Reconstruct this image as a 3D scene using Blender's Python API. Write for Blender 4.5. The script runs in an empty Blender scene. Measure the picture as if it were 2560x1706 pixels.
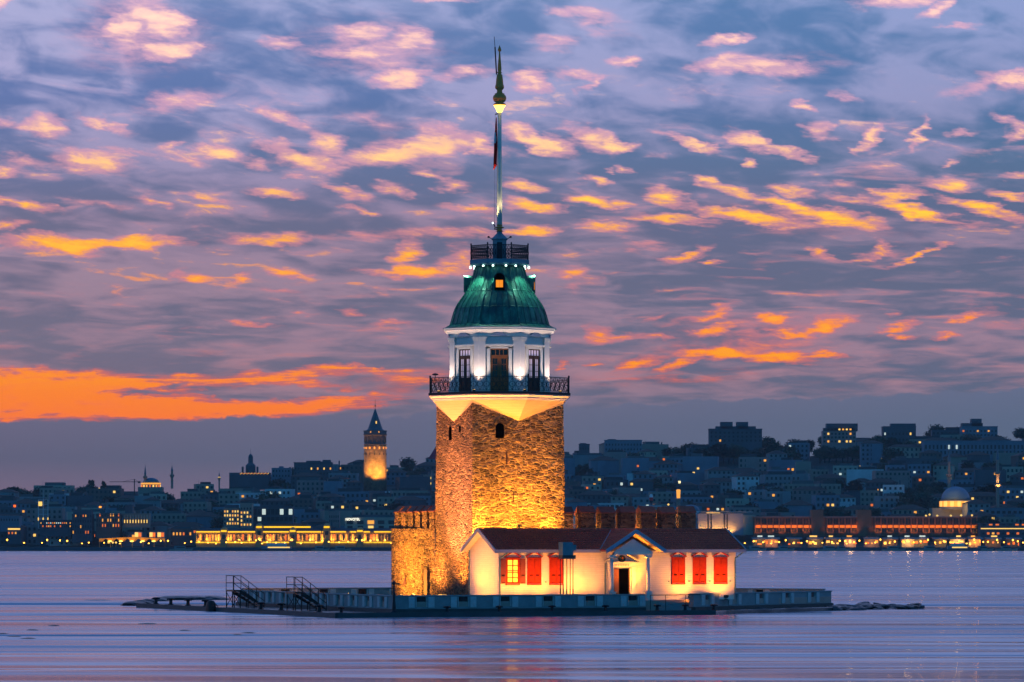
import bpy, bmesh, math, random
from mathutils import Vector, Matrix
from math import radians, sin, cos, pi, tan, atan2, sqrt

SC = bpy.context.scene
COL = SC.collection
rnd = random.Random(7)

# ---------------------------------------------------------------- camera
FPX, CAMH, HORY = 9600.0, 5.5, 1356.0        # focal length in photo pixels, eye height, horizon row
cam_d = bpy.data.cameras.new("camera")
cam = bpy.data.objects.new("camera", cam_d); COL.objects.link(cam)
cam.location = (0, 0, CAMH); cam.rotation_euler = (radians(90), 0, 0)
cam_d.sensor_width = 36; cam_d.lens = FPX / 2560 * 36
cam_d.shift_y = (HORY - 853) / 2560
cam_d.clip_start = 1; cam_d.clip_end = 12000
SC.camera = cam
SC.view_settings.view_transform = 'Standard'; SC.view_settings.look = 'None'
SC.view_settings.exposure = 0; SC.view_settings.gamma = 1
SC.cycles.max_bounces = 5; SC.cycles.diffuse_bounces = 2; SC.cycles.glossy_bounces = 3
SC.cycles.transparent_max_bounces = 6
SC.cycles.sample_clamp_indirect = 3.0

def lin(c):
    o = []
    for v in c[:3]:
        v = v / 255.0
        o.append(v / 12.92 if v <= 0.04045 else ((v + 0.055) / 1.055) ** 2.4)
    return tuple(o) + (1,)

# ---------------------------------------------------------------- world: dusk sky with broken altocumulus
BLOBS = [
(410,55,65,16,5,1),(310,82,45,24,-20,.9),(415,85,50,20,5,.7),(430,140,60,20,-8,.9),(350,95,190,105,0,.42),(365,12,60,30,0,.35),(5,28,26,22,0,.8),
(900,92,60,22,0,.8),(1030,100,50,22,0,.6),(875,140,70,14,0,.6),(930,130,200,85,5,.38),(702,116,50,14,0,.5),(1100,6,90,10,0,.6),
(1000,203,70,22,-12,.95),(1170,190,80,16,-5,.5),(445,262,90,30,-12,.7),
(125,325,58,30,0,1),(265,320,70,14,20,.7),(720,305,90,18,22,.65),(20,318,60,16,4,.4),
(230,415,105,30,3,1),(15,443,45,16,-5,.9),(60,415,70,14,8,.6),(200,385,90,10,8,.4),
(330,385,80,12,10,.5),(430,370,30,12,5,.8),(555,388,70,18,12,.9),(480,405,70,14,12,.4),
(690,368,50,18,0,.7),(760,408,98,24,12,1.05),(820,365,40,26,0,.9),(645,420,45,14,5,.75),
(930,400,100,22,0,.75),(1030,378,110,30,-3,.95),(1190,360,85,24,25,1.05),(1090,340,70,30,20,.65),(940,310,70,24,8,.35),
(1075,438,38,14,10,.75),(985,478,50,18,10,.85),(1135,465,50,16,0,.75),(690,485,70,12,6,.75),(870,485,70,14,15,.85),
(510,497,80,10,8,.5),(390,512,50,12,12,.75),(900,528,42,12,12,.85),(60,520,95,14,10,.85),(1180,523,80,10,5,.75),(270,520,100,10,8,.45),(735,448,30,9,0,.5),
(1325,208,50,24,10,1),(1440,190,80,14,5,.65),(1480,215,40,11,-35,.75),(1430,35,60,16,8,.75),(1500,65,85,42,20,.38),(1390,115,60,22,0,.5),
(1565,155,48,15,-5,.95),(1825,108,58,15,-10,.95),(1890,178,150,22,5,.72),(1780,165,80,20,-15,.4),(2000,160,160,24,3,.3),
(2010,276,36,11,20,.85),(2250,10,120,24,-5,.95),(2340,40,55,14,-20,.85),(2390,78,50,8,0,.65),(2540,215,42,28,0,.95),(2450,220,100,20,-15,.5),(2110,248,40,10,15,.4),
(1310,345,72,25,25,1),(1380,370,62,26,10,1),(1480,350,74,28,22,.95),(1560,370,42,12,-10,.95),(1560,425,28,10,10,.85),(1490,452,34,14,20,.85),
(1305,465,55,18,8,.95),(1745,370,52,14,15,.95),(1680,350,50,10,12,.5),(1870,358,62,23,20,1.05),(1960,385,75,14,20,.85),(1875,418,24,11,10,.85),
(2050,335,42,28,10,.75),(2175,350,58,17,-45,.95),(2290,345,46,15,-65,.9),(2400,345,36,12,0,.75),(2540,345,42,22,-20,.85),(2505,310,42,12,12,.6),
(2190,420,50,8,5,.4),(2100,465,50,12,5,.45),(2370,420,22,8,-20,.5),
(1340,518,80,14,8,1.15),(1490,505,84,13,6,1.15),(1665,495,68,23,10,1.15),(1820,480,80,16,18,.95),(1765,450,30,10,10,.6),(1980,482,62,15,10,.95),
(2240,488,62,12,0,1.05),(2370,470,58,15,12,.95),(2540,450,40,12,0,.75),(2520,500,65,12,8,.85),(2130,505,60,9,6,.6),
(1865,545,125,17,8,1.25),(1670,552,105,13,5,1.05),(2080,545,120,21,10,1.4),(1945,510,66,12,14,1.05),(2270,530,95,19,22,1.15),(2450,530,120,15,14,1.2),
(2370,560,110,12,10,.7),(130,612,140,20,2,1.2),(350,612,145,17,-2,1.2),(190,632,60,14,10,.9),(30,572,55,12,0,.75),(680,602,115,16,-2,.95),(1150,583,170,14,0,.6),
(930,590,110,14,3,.45),(480,697,48,15,0,1.1),(600,700,36,12,-20,.65),(715,686,62,11,0,.95),(1015,638,42,26,-35,1.1),(1030,682,120,14,0,1.1),(1150,650,48,40,0,.8),
(885,784,40,9,0,.7),(650,812,66,7,5,.6),(970,808,62,9,0,.6),(760,784,30,6,0,.4),(700,732,60,10,8,.4),
(-60,965,330,36,1,1.4),(120,1010,420,40,1,1.6),(300,955,300,22,3,.85),(520,1022,360,26,1,1.25),(800,1012,190,20,-3,1.05),(660,942,200,17,-2,.9),(850,925,110,12,0,.8),(760,962,120,10,3,.6),
(350,985,75,9,0,-.7),(240,985,60,5,0,-.5),(440,968,60,6,-8,-.5),(590,985,90,12,0,-.6),(420,1000,90,7,0,-.4),(960,925,70,10,0,.35),(1060,955,160,40,0,.3),
(1340,577,72,13,-3,.95),(1510,567,76,13,3,.95),(1430,680,48,15,0,.9),(1720,640,56,14,-15,.9),(1780,656,34,7,0,.8),(2050,635,38,15,15,.95),
(2200,625,22,22,0,.85),(2290,645,80,8,-22,.9),(1620,620,60,11,0,.5),(1890,636,50,8,0,.45),(2170,650,80,9,-8,.5),(1440,720,30,20,0,.35),
(1500,835,38,20,0,1),(1560,838,34,9,0,.8),(1640,842,38,9,5,.8),(1740,800,90,10,-8,.45),(1790,780,60,12,-20,.8),(1780,828,54,13,-12,.95),(1930,797,38,10,0,.95),(1970,832,56,9,5,.9),
(2050,822,42,19,-15,1.15),(2100,800,50,16,0,.6),(2240,820,52,12,-15,1),(2260,845,38,8,0,.95),(2230,790,20,10,0,.7),(2400,798,38,9,-10,.8),(2355,842,30,8,0,.85),(1640,795,40,10,-15,.5),
(1590,908,64,14,-15,1),(1690,910,54,12,-15,1),(1790,885,75,15,0,1.3),(1930,892,115,15,5,1.15),(2060,888,66,8,3,.85),(1410,915,20,10,-35,.6),(1480,910,24,6,0,.7),
(1820,870,200,14,-4,.4),(1300,850,60,14,0,.35),(1700,940,260,20,-2,.3),(1880,830,300,50,-4,.28),(2000,560,340,40,8,.22),
]

world = bpy.data.worlds.new("World"); SC.world = world; world.use_nodes = True
wt = world.node_tree; wt.nodes.clear()
try:
    world.cycles.sampling_method = 'MANUAL'; world.cycles.sample_map_resolution = 512
except Exception: pass

class NT:
    """small helper to write node maths as calls"""
    def __init__(s, tree): s.t = tree
    def n(s, typ, **kw):
        nd = s.t.nodes.new(typ)
        for k, v in kw.items(): setattr(nd, k, v)
        return nd
    def link(s, a, b): s.t.links.new(a, b)
    def inp(s, sock, v):
        if isinstance(v, bpy.types.NodeSocket): s.t.links.new(v, sock)
        elif v is not None: sock.default_value = v
    def m(s, op, a, b=None, c=None, clamp=False):
        nd = s.n('ShaderNodeMath', operation=op, use_clamp=clamp)
        s.inp(nd.inputs[0], a)
        if b is not None: s.inp(nd.inputs[1], b)
        if c is not None: s.inp(nd.inputs[2], c)
        return nd.outputs[0]
    def comb(s, x, y, z=0.0):
        nd = s.n('ShaderNodeCombineXYZ')
        s.inp(nd.inputs[0], x); s.inp(nd.inputs[1], y); s.inp(nd.inputs[2], z); return nd.outputs[0]
    def sep(s, v):
        nd = s.n('ShaderNodeSeparateXYZ'); s.inp(nd.inputs[0], v); return nd.outputs
    def noise(s, v, scale=1.0, detail=3.0, rough=.55, dist=0.0, lac=2.0):
        nd = s.n('ShaderNodeTexNoise'); s.inp(nd.inputs['Vector'], v)
        nd.inputs['Scale'].default_value = scale; nd.inputs['Detail'].default_value = detail
        nd.inputs['Roughness'].default_value = rough; nd.inputs['Distortion'].default_value = dist
        nd.inputs['Lacunarity'].default_value = lac
        return nd.outputs['Fac']
    def smooth(s, v, lo, hi, a=0.0, b=1.0):
        nd = s.n('ShaderNodeMapRange', interpolation_type='SMOOTHSTEP'); s.inp(nd.inputs[0], v)
        s.inp(nd.inputs[1], lo); s.inp(nd.inputs[2], hi); s.inp(nd.inputs[3], a); s.inp(nd.inputs[4], b); return nd.outputs[0]
    def maprange(s, v, lo, hi, a=0.0, b=1.0):
        nd = s.n('ShaderNodeMapRange'); s.inp(nd.inputs[0], v)
        s.inp(nd.inputs[1], lo); s.inp(nd.inputs[2], hi); s.inp(nd.inputs[3], a); s.inp(nd.inputs[4], b); return nd.outputs[0]
    def ramp(s, v, stops):
        nd = s.n('ShaderNodeValToRGB'); s.inp(nd.inputs[0], v); e = nd.color_ramp.elements
        while len(e) < len(stops): e.new(.5)
        for el, (p, c) in zip(e, stops): el.position = p; el.color = c if len(c) == 4 else tuple(c) + (1,)
        return nd.outputs[0]
    def mix(s, f, a, b, mode='MIX'):
        nd = s.n('ShaderNodeMix', data_type='RGBA', blend_type=mode)
        s.inp(nd.inputs[0], f); s.inp(nd.inputs[6], a); s.inp(nd.inputs[7], b); return nd.outputs[2]
    def map(s, v, loc=(0,0,0), rot=(0,0,0), sca=(1,1,1), vt='POINT'):
        nd = s.n('ShaderNodeMapping', vector_type=vt); s.inp(nd.inputs[0], v)
        nd.inputs['Location'].default_value = loc; nd.inputs['Rotation'].default_value = rot; nd.inputs['Scale'].default_value = sca
        return nd.outputs[0]

W = NT(wt)
tc = W.n('ShaderNodeTexCoord')
dx, dy, dz = W.sep(tc.outputs['Generated'])
horiz = W.m('SQRT', W.m('ADD', W.m('MULTIPLY', dx, dx), W.m('MULTIPLY', dy, dy)))
az = W.m('ARCTAN2', dx, dy)                       # 0 straight ahead, to the west
el = W.m('ARCTAN2', dz, horiz)
U = W.m('MULTIPLY', az, FPX)                      # angles in units of 1/9600 rad
V = W.m('MULTIPLY', el, FPX)
PX = W.m('ADD', U, 1280.0); PY = W.m('SUBTRACT', HORY, V)
P = W.comb(PX, PY, 0.0)
tt = W.maprange(PY, 0.0, 1356.0)                  # 0 high .. 1 horizon
rr = W.maprange(PX, 0.0, 2560.0)
# streak angle follows the cloud rows: they fan out from the lower left
shear = W.m('MULTIPLY', W.m('MULTIPLY', PX, 0.10), W.smooth(PY, 900.0, 300.0, 0.0, 1.0))
SY = W.m('SUBTRACT', PY, shear)
# rows get thinner towards the horizon
comp = W.m('MULTIPLY', W.m('LOGARITHM', W.m('MAXIMUM', W.m('SUBTRACT', 1560.0, SY), 40.0), 2.718), -700.0)
n_big = W.noise(W.comb(W.m('MULTIPLY', PX, .0018), W.m('MULTIPLY', comp, .0085), 3.3), 1, 3, .5, .4)
n_mid = W.noise(W.comb(W.m('MULTIPLY', PX, .0055), W.m('MULTIPLY', comp, .024), 7.1), 1, 4, .55, .6)
n_fin = W.noise(W.comb(W.m('MULTIPLY', PX, .014), W.m('MULTIPLY', SY, .045), 1.7), 1, 5, .62, .5)
n_wrp = W.n('ShaderNodeTexNoise'); W.inp(n_wrp.inputs['Vector'], W.comb(W.m('MULTIPLY', PX, .011), W.m('MULTIPLY', SY, .028), 5.0))
n_wrp.inputs['Scale'].default_value = 1; n_wrp.inputs['Detail'].default_value = 4; n_wrp.inputs['Roughness'].default_value = .6
wv = W.n('ShaderNodeVectorMath', operation='MULTIPLY_ADD')
W.link(n_wrp.outputs['Color'], wv.inputs[0]); wv.inputs[1].default_value = (130, 52, 0); wv.inputs[2].default_value = (-65, -26, 0)
wp = W.n('ShaderNodeVectorMath', operation='ADD'); W.link(P, wp.inputs[0]); W.link(wv.outputs[0], wp.inputs[1]); PW = wp.outputs[0]

def stops(*a): return [(y / 1356.0, lin(c)) for y, c in a]
darkL = W.ramp(tt, stops((0,(106,127,177)),(250,(98,117,168)),(400,(104,115,155)),(550,(109,108,136)),(700,(109,105,129)),(850,(114,108,128)),(950,(119,106,124)),(1060,(106,101,120)),(1150,(97,94,111)),(1220,(113,98,113)),(1356,(113,98,111))))
darkR = W.ramp(tt, stops((0,(83,124,172)),(250,(83,116,162)),(400,(86,112,147)),(550,(93,103,134)),(700,(96,103,129)),(850,(98,103,128)),(950,(93,101,125)),(1060,(87,99,122)),(1150,(87,98,118)),(1220,(98,103,121)),(1356,(103,101,118))))
liteL = W.ramp(tt, stops((0,(168,170,210)),(250,(167,162,202)),(400,(155,145,180)),(550,(158,134,160)),(700,(155,130,149)),(850,(155,125,142)),(950,(169,125,135)),(1060,(128,114,132)),(1150,(107,102,120)),(1220,(126,107,120)),(1356,(126,106,118))))
liteR = W.ramp(tt, stops((0,(138,155,202)),(250,(142,148,190)),(400,(133,135,172)),(550,(141,126,152)),(700,(144,124,147)),(850,(153,125,144)),(950,(166,127,141)),(1010,(123,115,137)),(1060,(101,108,131)),(1150,(98,107,129)),(1220,(108,110,128)),(1356,(112,108,124))))
dark = W.mix(rr, darkL, darkR); lite = W.mix(rr, liteL, liteR)
n_rip = W.noise(W.comb(W.m('MULTIPLY', PX, .0055), W.m('MULTIPLY', comp, .036), 12.4), 1, 4, .5, .7)
n_str = W.noise(W.comb(W.m('MULTIPLY', PX, .0040), W.m('MULTIPLY', W.m('ADD', PY, W.m('MULTIPLY', PX, .03)), .055), 2.2), 1, 6, .62, .8)
midrow = W.m('MULTIPLY', W.smooth(PY, 150.0, 330.0), W.smooth(PY, 960.0, 800.0))
basef = W.smooth(W.m('ADD', W.m('MULTIPLY', n_big, .42), W.m('ADD', W.m('MULTIPLY', n_mid, .30), W.m('MULTIPLY', n_rip, .28))), .42, .585)
base = W.mix(basef, dark, lite)
soft = W.ramp(tt, stops((0,(222,172,198)),(250,(218,162,188)),(400,(218,155,172)),(550,(212,138,148)),(700,(205,128,138)),(850,(205,118,124)),(950,(215,104,90)),(1060,(210,95,80))))
brit = W.ramp(tt, stops((0,(255,206,200)),(250,(255,200,180)),(400,(255,196,146)),(520,(255,178,86)),(620,(255,168,66)),(760,(255,146,66)),(900,(255,140,40)),(1060,(255,118,40))))
core = W.ramp(tt, stops((0,(255,222,205)),(300,(255,222,170)),(400,(255,214,140)),(520,(255,208,66)),(620,(255,190,60)),(800,(255,165,50)),(900,(255,158,20)),(980,(255,132,24)),(1060,(255,120,30))))
# distant cloud bank along the horizon hides everything behind it
bank_line = W.m('ADD', W.m('SUBTRACT', 1064.0, W.m('MULTIPLY', PX, .034)),
                W.m('MULTIPLY', W.m('SUBTRACT', W.noise(W.comb(W.m('MULTIPLY', PX, .0065), W.m('MULTIPLY', PY, .004), 9.0), 1, 5, .6), .5), 90.0))
bank = W.smooth(W.m('SUBTRACT', PY, bank_line), -3.0, 5.0)
bankcol = W.mix(rr, W.ramp(tt, stops((940,(123,111,131)),(1060,(107,101,124)),(1150,(99,95,116)),(1225,(124,102,119)))), W.ramp(tt, stops((940,(102,108,135)),(1060,(91,103,127)),(1150,(92,103,126)),(1225,(104,108,128)))))

def band(blobs):
    acc = None
    for (bx, by, rx, ry, ang, w) in blobs:
        k = 1.30
        mp = W.map(PW, (bx, by, 0), (0, 0, radians(ang)), (rx * k, ry * k, 1000.0), 'TEXTURE')
        g = W.n('ShaderNodeTexGradient', gradient_type='SPHERICAL'); W.link(mp, g.inputs[0])
        acc = W.m('MULTIPLY', g.outputs['Fac'], float(w)) if acc is None else W.m('MULTIPLY_ADD', g.outputs['Fac'], float(w), acc)
    if acc is None: acc = 0.0
    acc = W.m('MINIMUM', acc, 1.12)
    det = W.m('ADD', W.m('MULTIPLY', W.m('SUBTRACT', n_fin, .5), 1.25), W.m('MULTIPLY', W.m('SUBTRACT', n_mid, .5), .9))
    gate = W.smooth(acc, 0.02, .35)
    lowb = W.smooth(PY, 860.0, 930.0)
    det = W.m('ADD', det, W.m('MULTIPLY', W.m('SUBTRACT', n_str, .47), W.m('MULTIPLY_ADD', lowb, 2.2, .5)))
    m1 = W.m('MULTIPLY_ADD', det, W.m('MULTIPLY_ADD', gate, .95, .22), acc)
    c = W.mix(W.m('MULTIPLY', W.smooth(W.m('MULTIPLY_ADD', acc, .55, m1), .02, .75), .74), base, soft)
    rip = W.m('MULTIPLY', W.smooth(W.m('ADD', n_rip, W.m('MULTIPLY', W.m('SUBTRACT', n_fin, .5), .35)), .54, .72), W.m('MULTIPLY', midrow, .40))
    c = W.mix(rip, c, soft)
    rb = W.m('ADD', n_rip, W.m('ADD', W.m('MULTIPLY', W.m('SUBTRACT', n_fin, .5), .7), W.m('MULTIPLY', W.m('SUBTRACT', n_big, .5), .5)))
    c = W.mix(W.m('MULTIPLY', W.smooth(rb, .66, .84), W.m('MULTIPLY', W.m('MULTIPLY', midrow, W.smooth(PY, 900.0, 560.0, .35, 1.0)), .8)), c, brit)
    c = W.mix(W.smooth(m1, .38, .95), c, brit)
    c = W.mix(W.smooth(m1, .80, 1.30), c, core)
    c = W.mix(bank, c, bankcol)
    bg = W.n('ShaderNodeBackground'); W.link(c, bg.inputs[0]); bg.inputs[1].default_value = 1.10
    return bg.outputs[0]

# the rest of the dome: clear deep-blue dusk, from the Sky Texture with the sun just under the horizon, plus the eastern twilight blue
sky = W.n('ShaderNodeTexSky', sky_type='NISHITA'); sky.sun_disc = False
sky.sun_elevation = radians(0.5); sky.sun_rotation = radians(-38)
west = W.smooth(dy, -.4, .95)
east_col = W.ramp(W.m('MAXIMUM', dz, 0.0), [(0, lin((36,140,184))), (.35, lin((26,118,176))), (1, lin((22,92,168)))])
west_col = W.ramp(W.m('MAXIMUM', dz, 0.0), [(0, lin((120,105,140))), (.14, lin((172,172,220))), (.3, lin((150,168,226))), (.6, lin((44,108,184))), (1, lin((26,88,164)))])
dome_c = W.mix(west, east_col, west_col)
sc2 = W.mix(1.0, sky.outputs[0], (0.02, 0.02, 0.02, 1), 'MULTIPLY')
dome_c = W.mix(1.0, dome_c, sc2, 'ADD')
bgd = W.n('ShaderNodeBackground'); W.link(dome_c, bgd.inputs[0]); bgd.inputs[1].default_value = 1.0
EDG = [-420, 262, 462, 590, 770, 1400]
sh = None
for i in range(5):
    a, b = EDG[i], EDG[i + 1]
    bl = [q for q in BLOBS if q[1] + 1.45 * max(q[3], abs(sin(radians(q[4]))) * q[2]) + 45 > a and q[1] - 1.45 * max(q[3], abs(sin(radians(q[4]))) * q[2]) - 45 < b]
    s_ = band(bl)
    if sh is None: sh = s_
    else:
        mx = W.n('ShaderNodeMixShader'); W.link(W.m('GREATER_THAN', PY, float(a)), mx.inputs[0]); W.link(sh, mx.inputs[1]); W.link(s_, mx.inputs[2]); sh = mx.outputs[0]
# beyond the cloud field fade to the plain dome
fade = W.m('MULTIPLY', W.smooth(W.m('ABSOLUTE', U), 5200.0, 2400.0), W.smooth(PY, -900.0, -150.0))
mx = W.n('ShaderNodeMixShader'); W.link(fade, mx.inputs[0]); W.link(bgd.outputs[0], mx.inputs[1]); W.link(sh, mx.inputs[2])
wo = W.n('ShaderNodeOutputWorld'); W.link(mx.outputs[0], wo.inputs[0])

# ---------------------------------------------------------------- sun: just set, only a faint broad warm glow is left
sd = bpy.data.lights.new("sun", 'SUN'); sd.energy = 0.06; sd.angle = radians(10); sd.color = (1, .55, .3)
so = bpy.data.objects.new("sun", sd); COL.objects.link(so)
so.rotation_euler = (radians(89.5), 0, radians(180 + 38))

# ---------------------------------------------------------------- helpers
def at(px, py, Y):
    return Vector(((px - 1280) * Y / FPX, Y, CAMH - (py - HORY) * Y / FPX))
def zat(py, Y): return CAMH - (py - HORY) * Y / FPX
def xat(px, Y): return (px - 1280) * Y / FPX
TX, TY, TA = -0.97, 300.0, radians(22.5)     # the islet: tower centre and the heading everything on it shares
CT, ST = cos(TA), sin(TA)
def L2W(u, v, z=0.0): return Vector((TX + u * CT - v * ST, TY + u * ST + v * CT, z))
def W2L(x, y): x -= TX; y -= TY; return (x * CT + y * ST, -x * ST + y * CT)
def UV(px, v):                                # position along the islet's front direction for a given depth
    # TX+u*CT-v*ST = k*(TY+u*ST+v*CT)
    k = (px - 1280) / FPX
    return (k * (TY + v * CT) - TX + v * ST) / (CT - k * ST)

class MB:
    def __init__(s): s.bm = bmesh.new(); s.mi = 0; s.smooth = False
    def _f(s, vs):
        try: f = s.bm.faces.new(vs)
        except ValueError: return None
        f.material_index = s.mi; f.smooth = s.smooth; return f
    def poly(s, pts): return s._f([s.bm.verts.new(p) for p in pts])
    def box(s, x0, x1, y0, y1, z0, z1, M=None):
        v = [Vector((x, y, z)) for z in (z0, z1) for y in (y0, y1) for x in (x0, x1)]
        if M is not None: v = [M @ p for p in v]
        b = [s.bm.verts.new(p) for p in v]
        for q in ((0,2,3,1),(4,5,7,6),(0,1,5,4),(1,3,7,5),(3,2,6,7),(2,0,4,6)): s._f([b[i] for i in q])
        return s
    def cbox(s, c, d, rz=0.0):
        M = Matrix.Translation(Vector(c)) @ Matrix.Rotation(rz, 4, 'Z')
        return s.box(-d[0]/2, d[0]/2, -d[1]/2, d[1]/2, -d[2]/2, d[2]/2, M)
    def rings(s, rr, cap=True, closed=True):
        rows = [[s.bm.verts.new(p) for p in r] for r in rr]
        n = len(rows[0])
        for a, b in zip(rows, rows[1:]):
            for i in range(n if closed else n - 1):
                j = (i + 1) % n; s._f([a[i], a[j], b[j], b[i]])
        if cap and closed:
            s._f(list(reversed(rows[0]))); s._f(rows[-1])
        return s
    def lathe(s, prof, n=16, c=(0,0,0), a0=0.0, cap=True):
        return s.rings([[Vector((c[0] + r * cos(a0 + 2*pi*i/n), c[1] + r * sin(a0 + 2*pi*i/n), c[2] + z)) for i in range(n)] for r, z in prof], cap)
    def tube(s, p, q, r, n=6, r2=None, cap=True):
        p = Vector(p); q = Vector(q); d = (q - p)
        if d.length < 1e-6: return s
        d.normalize(); a = d.orthogonal().normalized(); b = d.cross(a); r2 = r if r2 is None else r2
        return s.rings([[c + (a*cos(2*pi*i/n) + b*sin(2*pi*i/n))*k for i in range(n)] for c, k in ((p, r), (q, r2))], cap)
    def path(s, pts, r, n=6):
        pts = [Vector(p) for p in pts]; rr = []
        for i, p in enumerate(pts):
            d = (pts[min(i+1, len(pts)-1)] - pts[max(i-1, 0)]).normalized()
            a = d.cross(Vector((0.13, .21, 1))).normalized(); b = d.cross(a)
            rr.append([p + (a*cos(2*pi*k/n) + b*sin(2*pi*k/n))*r for k in range(n)])
        return s.rings(rr)
    def ring(s, c, R, r, ax, ay, n=14, m=5):
        c = Vector(c); ax = Vector(ax); ay = Vector(ay); az_ = ax.cross(ay)
        rows = []
        for i in range(n + 1):
            t = 2*pi*i/n; d = ax*cos(t) + ay*sin(t)
            rows.append([c + d*(R + r*cos(2*pi*k/m)) + az_*(r*sin(2*pi*k/m)) for k in range(m)])
        return s.rings(rows, cap=False)
    def prism(s, pts, z0, z1):
        return s.rings([[Vector((p[0], p[1], z0)) for p in pts], [Vector((p[0], p[1], z1)) for p in pts]])
    def xprism(s, pts, d0, d1, axis='x'):
        """pts given as (a, z) and extruded along x or y"""
        f = (lambda a, z, d: Vector((d, a, z))) if axis == 'x' else (lambda a, z, d: Vector((a, d, z)))
        return s.rings([[f(a, z, d0) for a, z in pts], [f(a, z, d1) for a, z in pts]])
    def build(s, name, mats, parent=None, base=(0,0,0), recalc=True):
        if recalc: bmesh.ops.recalc_face_normals(s.bm, faces=s.bm.faces)
        me = bpy.data.meshes.new(name); s.bm.to_mesh(me); s.bm.free()
        if not isinstance(mats, (list, tuple)): mats = [mats]
        for m in mats: me.materials.append(m)
        o = bpy.data.objects.new(name, me); COL.objects.link(o)
        o.location = base
        if parent is not None: o.parent = parent
        return o

def tag(o, label=None, cat=None, group=None, kind=None):
    if label: o['label'] = label
    if cat: o['category'] = cat
    if group: o['group'] = group
    if kind: o['kind'] = kind
    return o
def thing(name, label, cat, loc=(0,0,0), rz=0.0, group=None):
    o = bpy.data.objects.new(name, None); COL.objects.link(o); o.empty_display_size = .5
    o.location = loc; o.rotation_euler = (0, 0, rz); return tag(o, label, cat, group)
def islet(name, label, cat, u, v, z, group=None, turn=0.0):
    return thing(name, label, cat, L2W(u, v, z), TA + turn, group)
KIDS = {}
def copy_tree(o, parent=None):
    c = o.copy(); COL.objects.link(c)
    if parent is not None: c.parent = parent
    for ch in (o.children): copy_tree(ch, c)
    return c

# ---------------------------------------------------------------- materials
MT = {}
def mat(name):
    m = bpy.data.materials.new(name); m.use_nodes = True; t = m.node_tree
    b = t.nodes['Principled BSDF']; MT[name] = m
    return m, NT(t), b
def plain(name, col, rough=.6, metal=0.0, var=.12, scale=3.0, bump=0.0, spec=.5):
    m, N, b = mat(name)
    tc = N.n('ShaderNodeTexCoord').outputs['Object']
    nz = N.noise(tc, scale, 5, .6)
    c = lin(col) if max(col) > 1.001 else tuple(col) + (1,)
    lo = tuple(x * (1 - var) for x in c[:3]) + (1,); hi = tuple(min(1, x * (1 + var)) for x in c[:3]) + (1,)
    N.link(N.ramp(nz, [(.3, lo), (.7, hi)]), b.inputs['Base Color'])
    b.inputs['Roughness'].default_value = rough; b.inputs['Metallic'].default_value = metal
    b.inputs['Specular IOR Level'].default_value = spec
    if bump:
        bp = N.n('ShaderNodeBump'); bp.inputs['Strength'].default_value = 1; bp.inputs['Distance'].default_value = bump
        N.link(N.noise(tc, scale * 4, 4, .6), bp.inputs['Height']); N.link(bp.outputs[0], b.inputs['Normal'])
    return m
def glow(name, col, strength, var=0.0, scale=1.0):
    m, N, b = mat(name)
    b.inputs['Base Color'].default_value = lin(col); b.inputs['Roughness'].default_value = .4
    b.inputs['Emission Color'].default_value = lin(col)
    if var:
        tc = N.n('ShaderNodeTexCoord').outputs['Object']
        N.link(N.maprange(N.noise(tc, scale, 3), .3, .7, strength * (1 - var), strength * (1 + var)), b.inputs['Emission Strength'])
    else: b.inputs['Emission Strength'].default_value = strength
    return m

def stone_mat(name, c_dark, c_mid, c_lite, c_mort, sx=2.7, sz=6.2, bump=.07):
    m, N, b = mat(name)
    tc = N.n('ShaderNodeTexCoord').outputs['Object']
    wn = N.n('ShaderNodeTexNoise'); N.link(tc, wn.inputs['Vector']); wn.inputs['Scale'].default_value = 1.3; wn.inputs['Detail'].default_value = 3
    wv = N.n('ShaderNodeVectorMath', operation='MULTIPLY_ADD'); N.link(wn.outputs['Color'], wv.inputs[0])
    wv.inputs[1].default_value = (.35, .35, .22); N.link(tc, wv.inputs[2])
    mp = N.map(wv.outputs[0], sca=(sx, sx, sz))
    v1 = N.n('ShaderNodeTexVoronoi', feature='F1'); N.link(mp, v1.inputs['Vector']); v1.inputs['Scale'].default_value = 1
    v2 = N.n('ShaderNodeTexVoronoi', feature='DISTANCE_TO_EDGE'); N.link(mp, v2.inputs['Vector']); v2.inputs['Scale'].default_value = 1
    rnds = N.sep(v1.outputs['Color'])[0]
    big = N.noise(tc, .35, 3, .6); fine = N.noise(tc, 9, 5, .7)
    col = N.ramp(N.m('ADD', N.m('MULTIPLY', rnds, .6), N.m('MULTIPLY', fine, .4)), [(.15, lin(c_dark)), (.5, lin(c_mid)), (.85, lin(c_lite))])
    mort = N.smooth(v2.outputs['Distance'], .03, .13, 1, 0)
    col = N.mix(N.m('MULTIPLY', mort, .6), col, lin(c_mort))
    st = N.maprange(big, .35, .65, .62, 1.15)
    col = N.mix(1.0, col, N.comb(st, st, st), 'MULTIPLY')
    N.link(col, b.inputs['Base Color']); b.inputs['Roughness'].default_value = .9
    h = N.m('ADD', N.smooth(v2.outputs['Distance'], .0, .25), N.m('ADD', N.m('MULTIPLY', fine, .45), N.m('MULTIPLY', rnds, .55)))
    bp = N.n('ShaderNodeBump'); bp.inputs['Distance'].default_value = bump; N.link(h, bp.inputs['Height']); N.link(bp.outputs[0], b.inputs['Normal'])
    return m
STONE = stone_mat('rubble_masonry', (52,38,28), (118,92,64), (176,146,104), (196,168,124), sx=2.3, sz=5.6, bump=.11)
STONE2 = stone_mat('rough_rubble_masonry', (60,44,36), (128,100,76), (180,150,116), (170,144,112), sx=2.3, sz=5.0, bump=.42)
STONE3 = stone_mat('old_wall_masonry', (40,32,28), (92,74,58), (130,106,82), (120,100,80), bump=.08)

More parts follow.
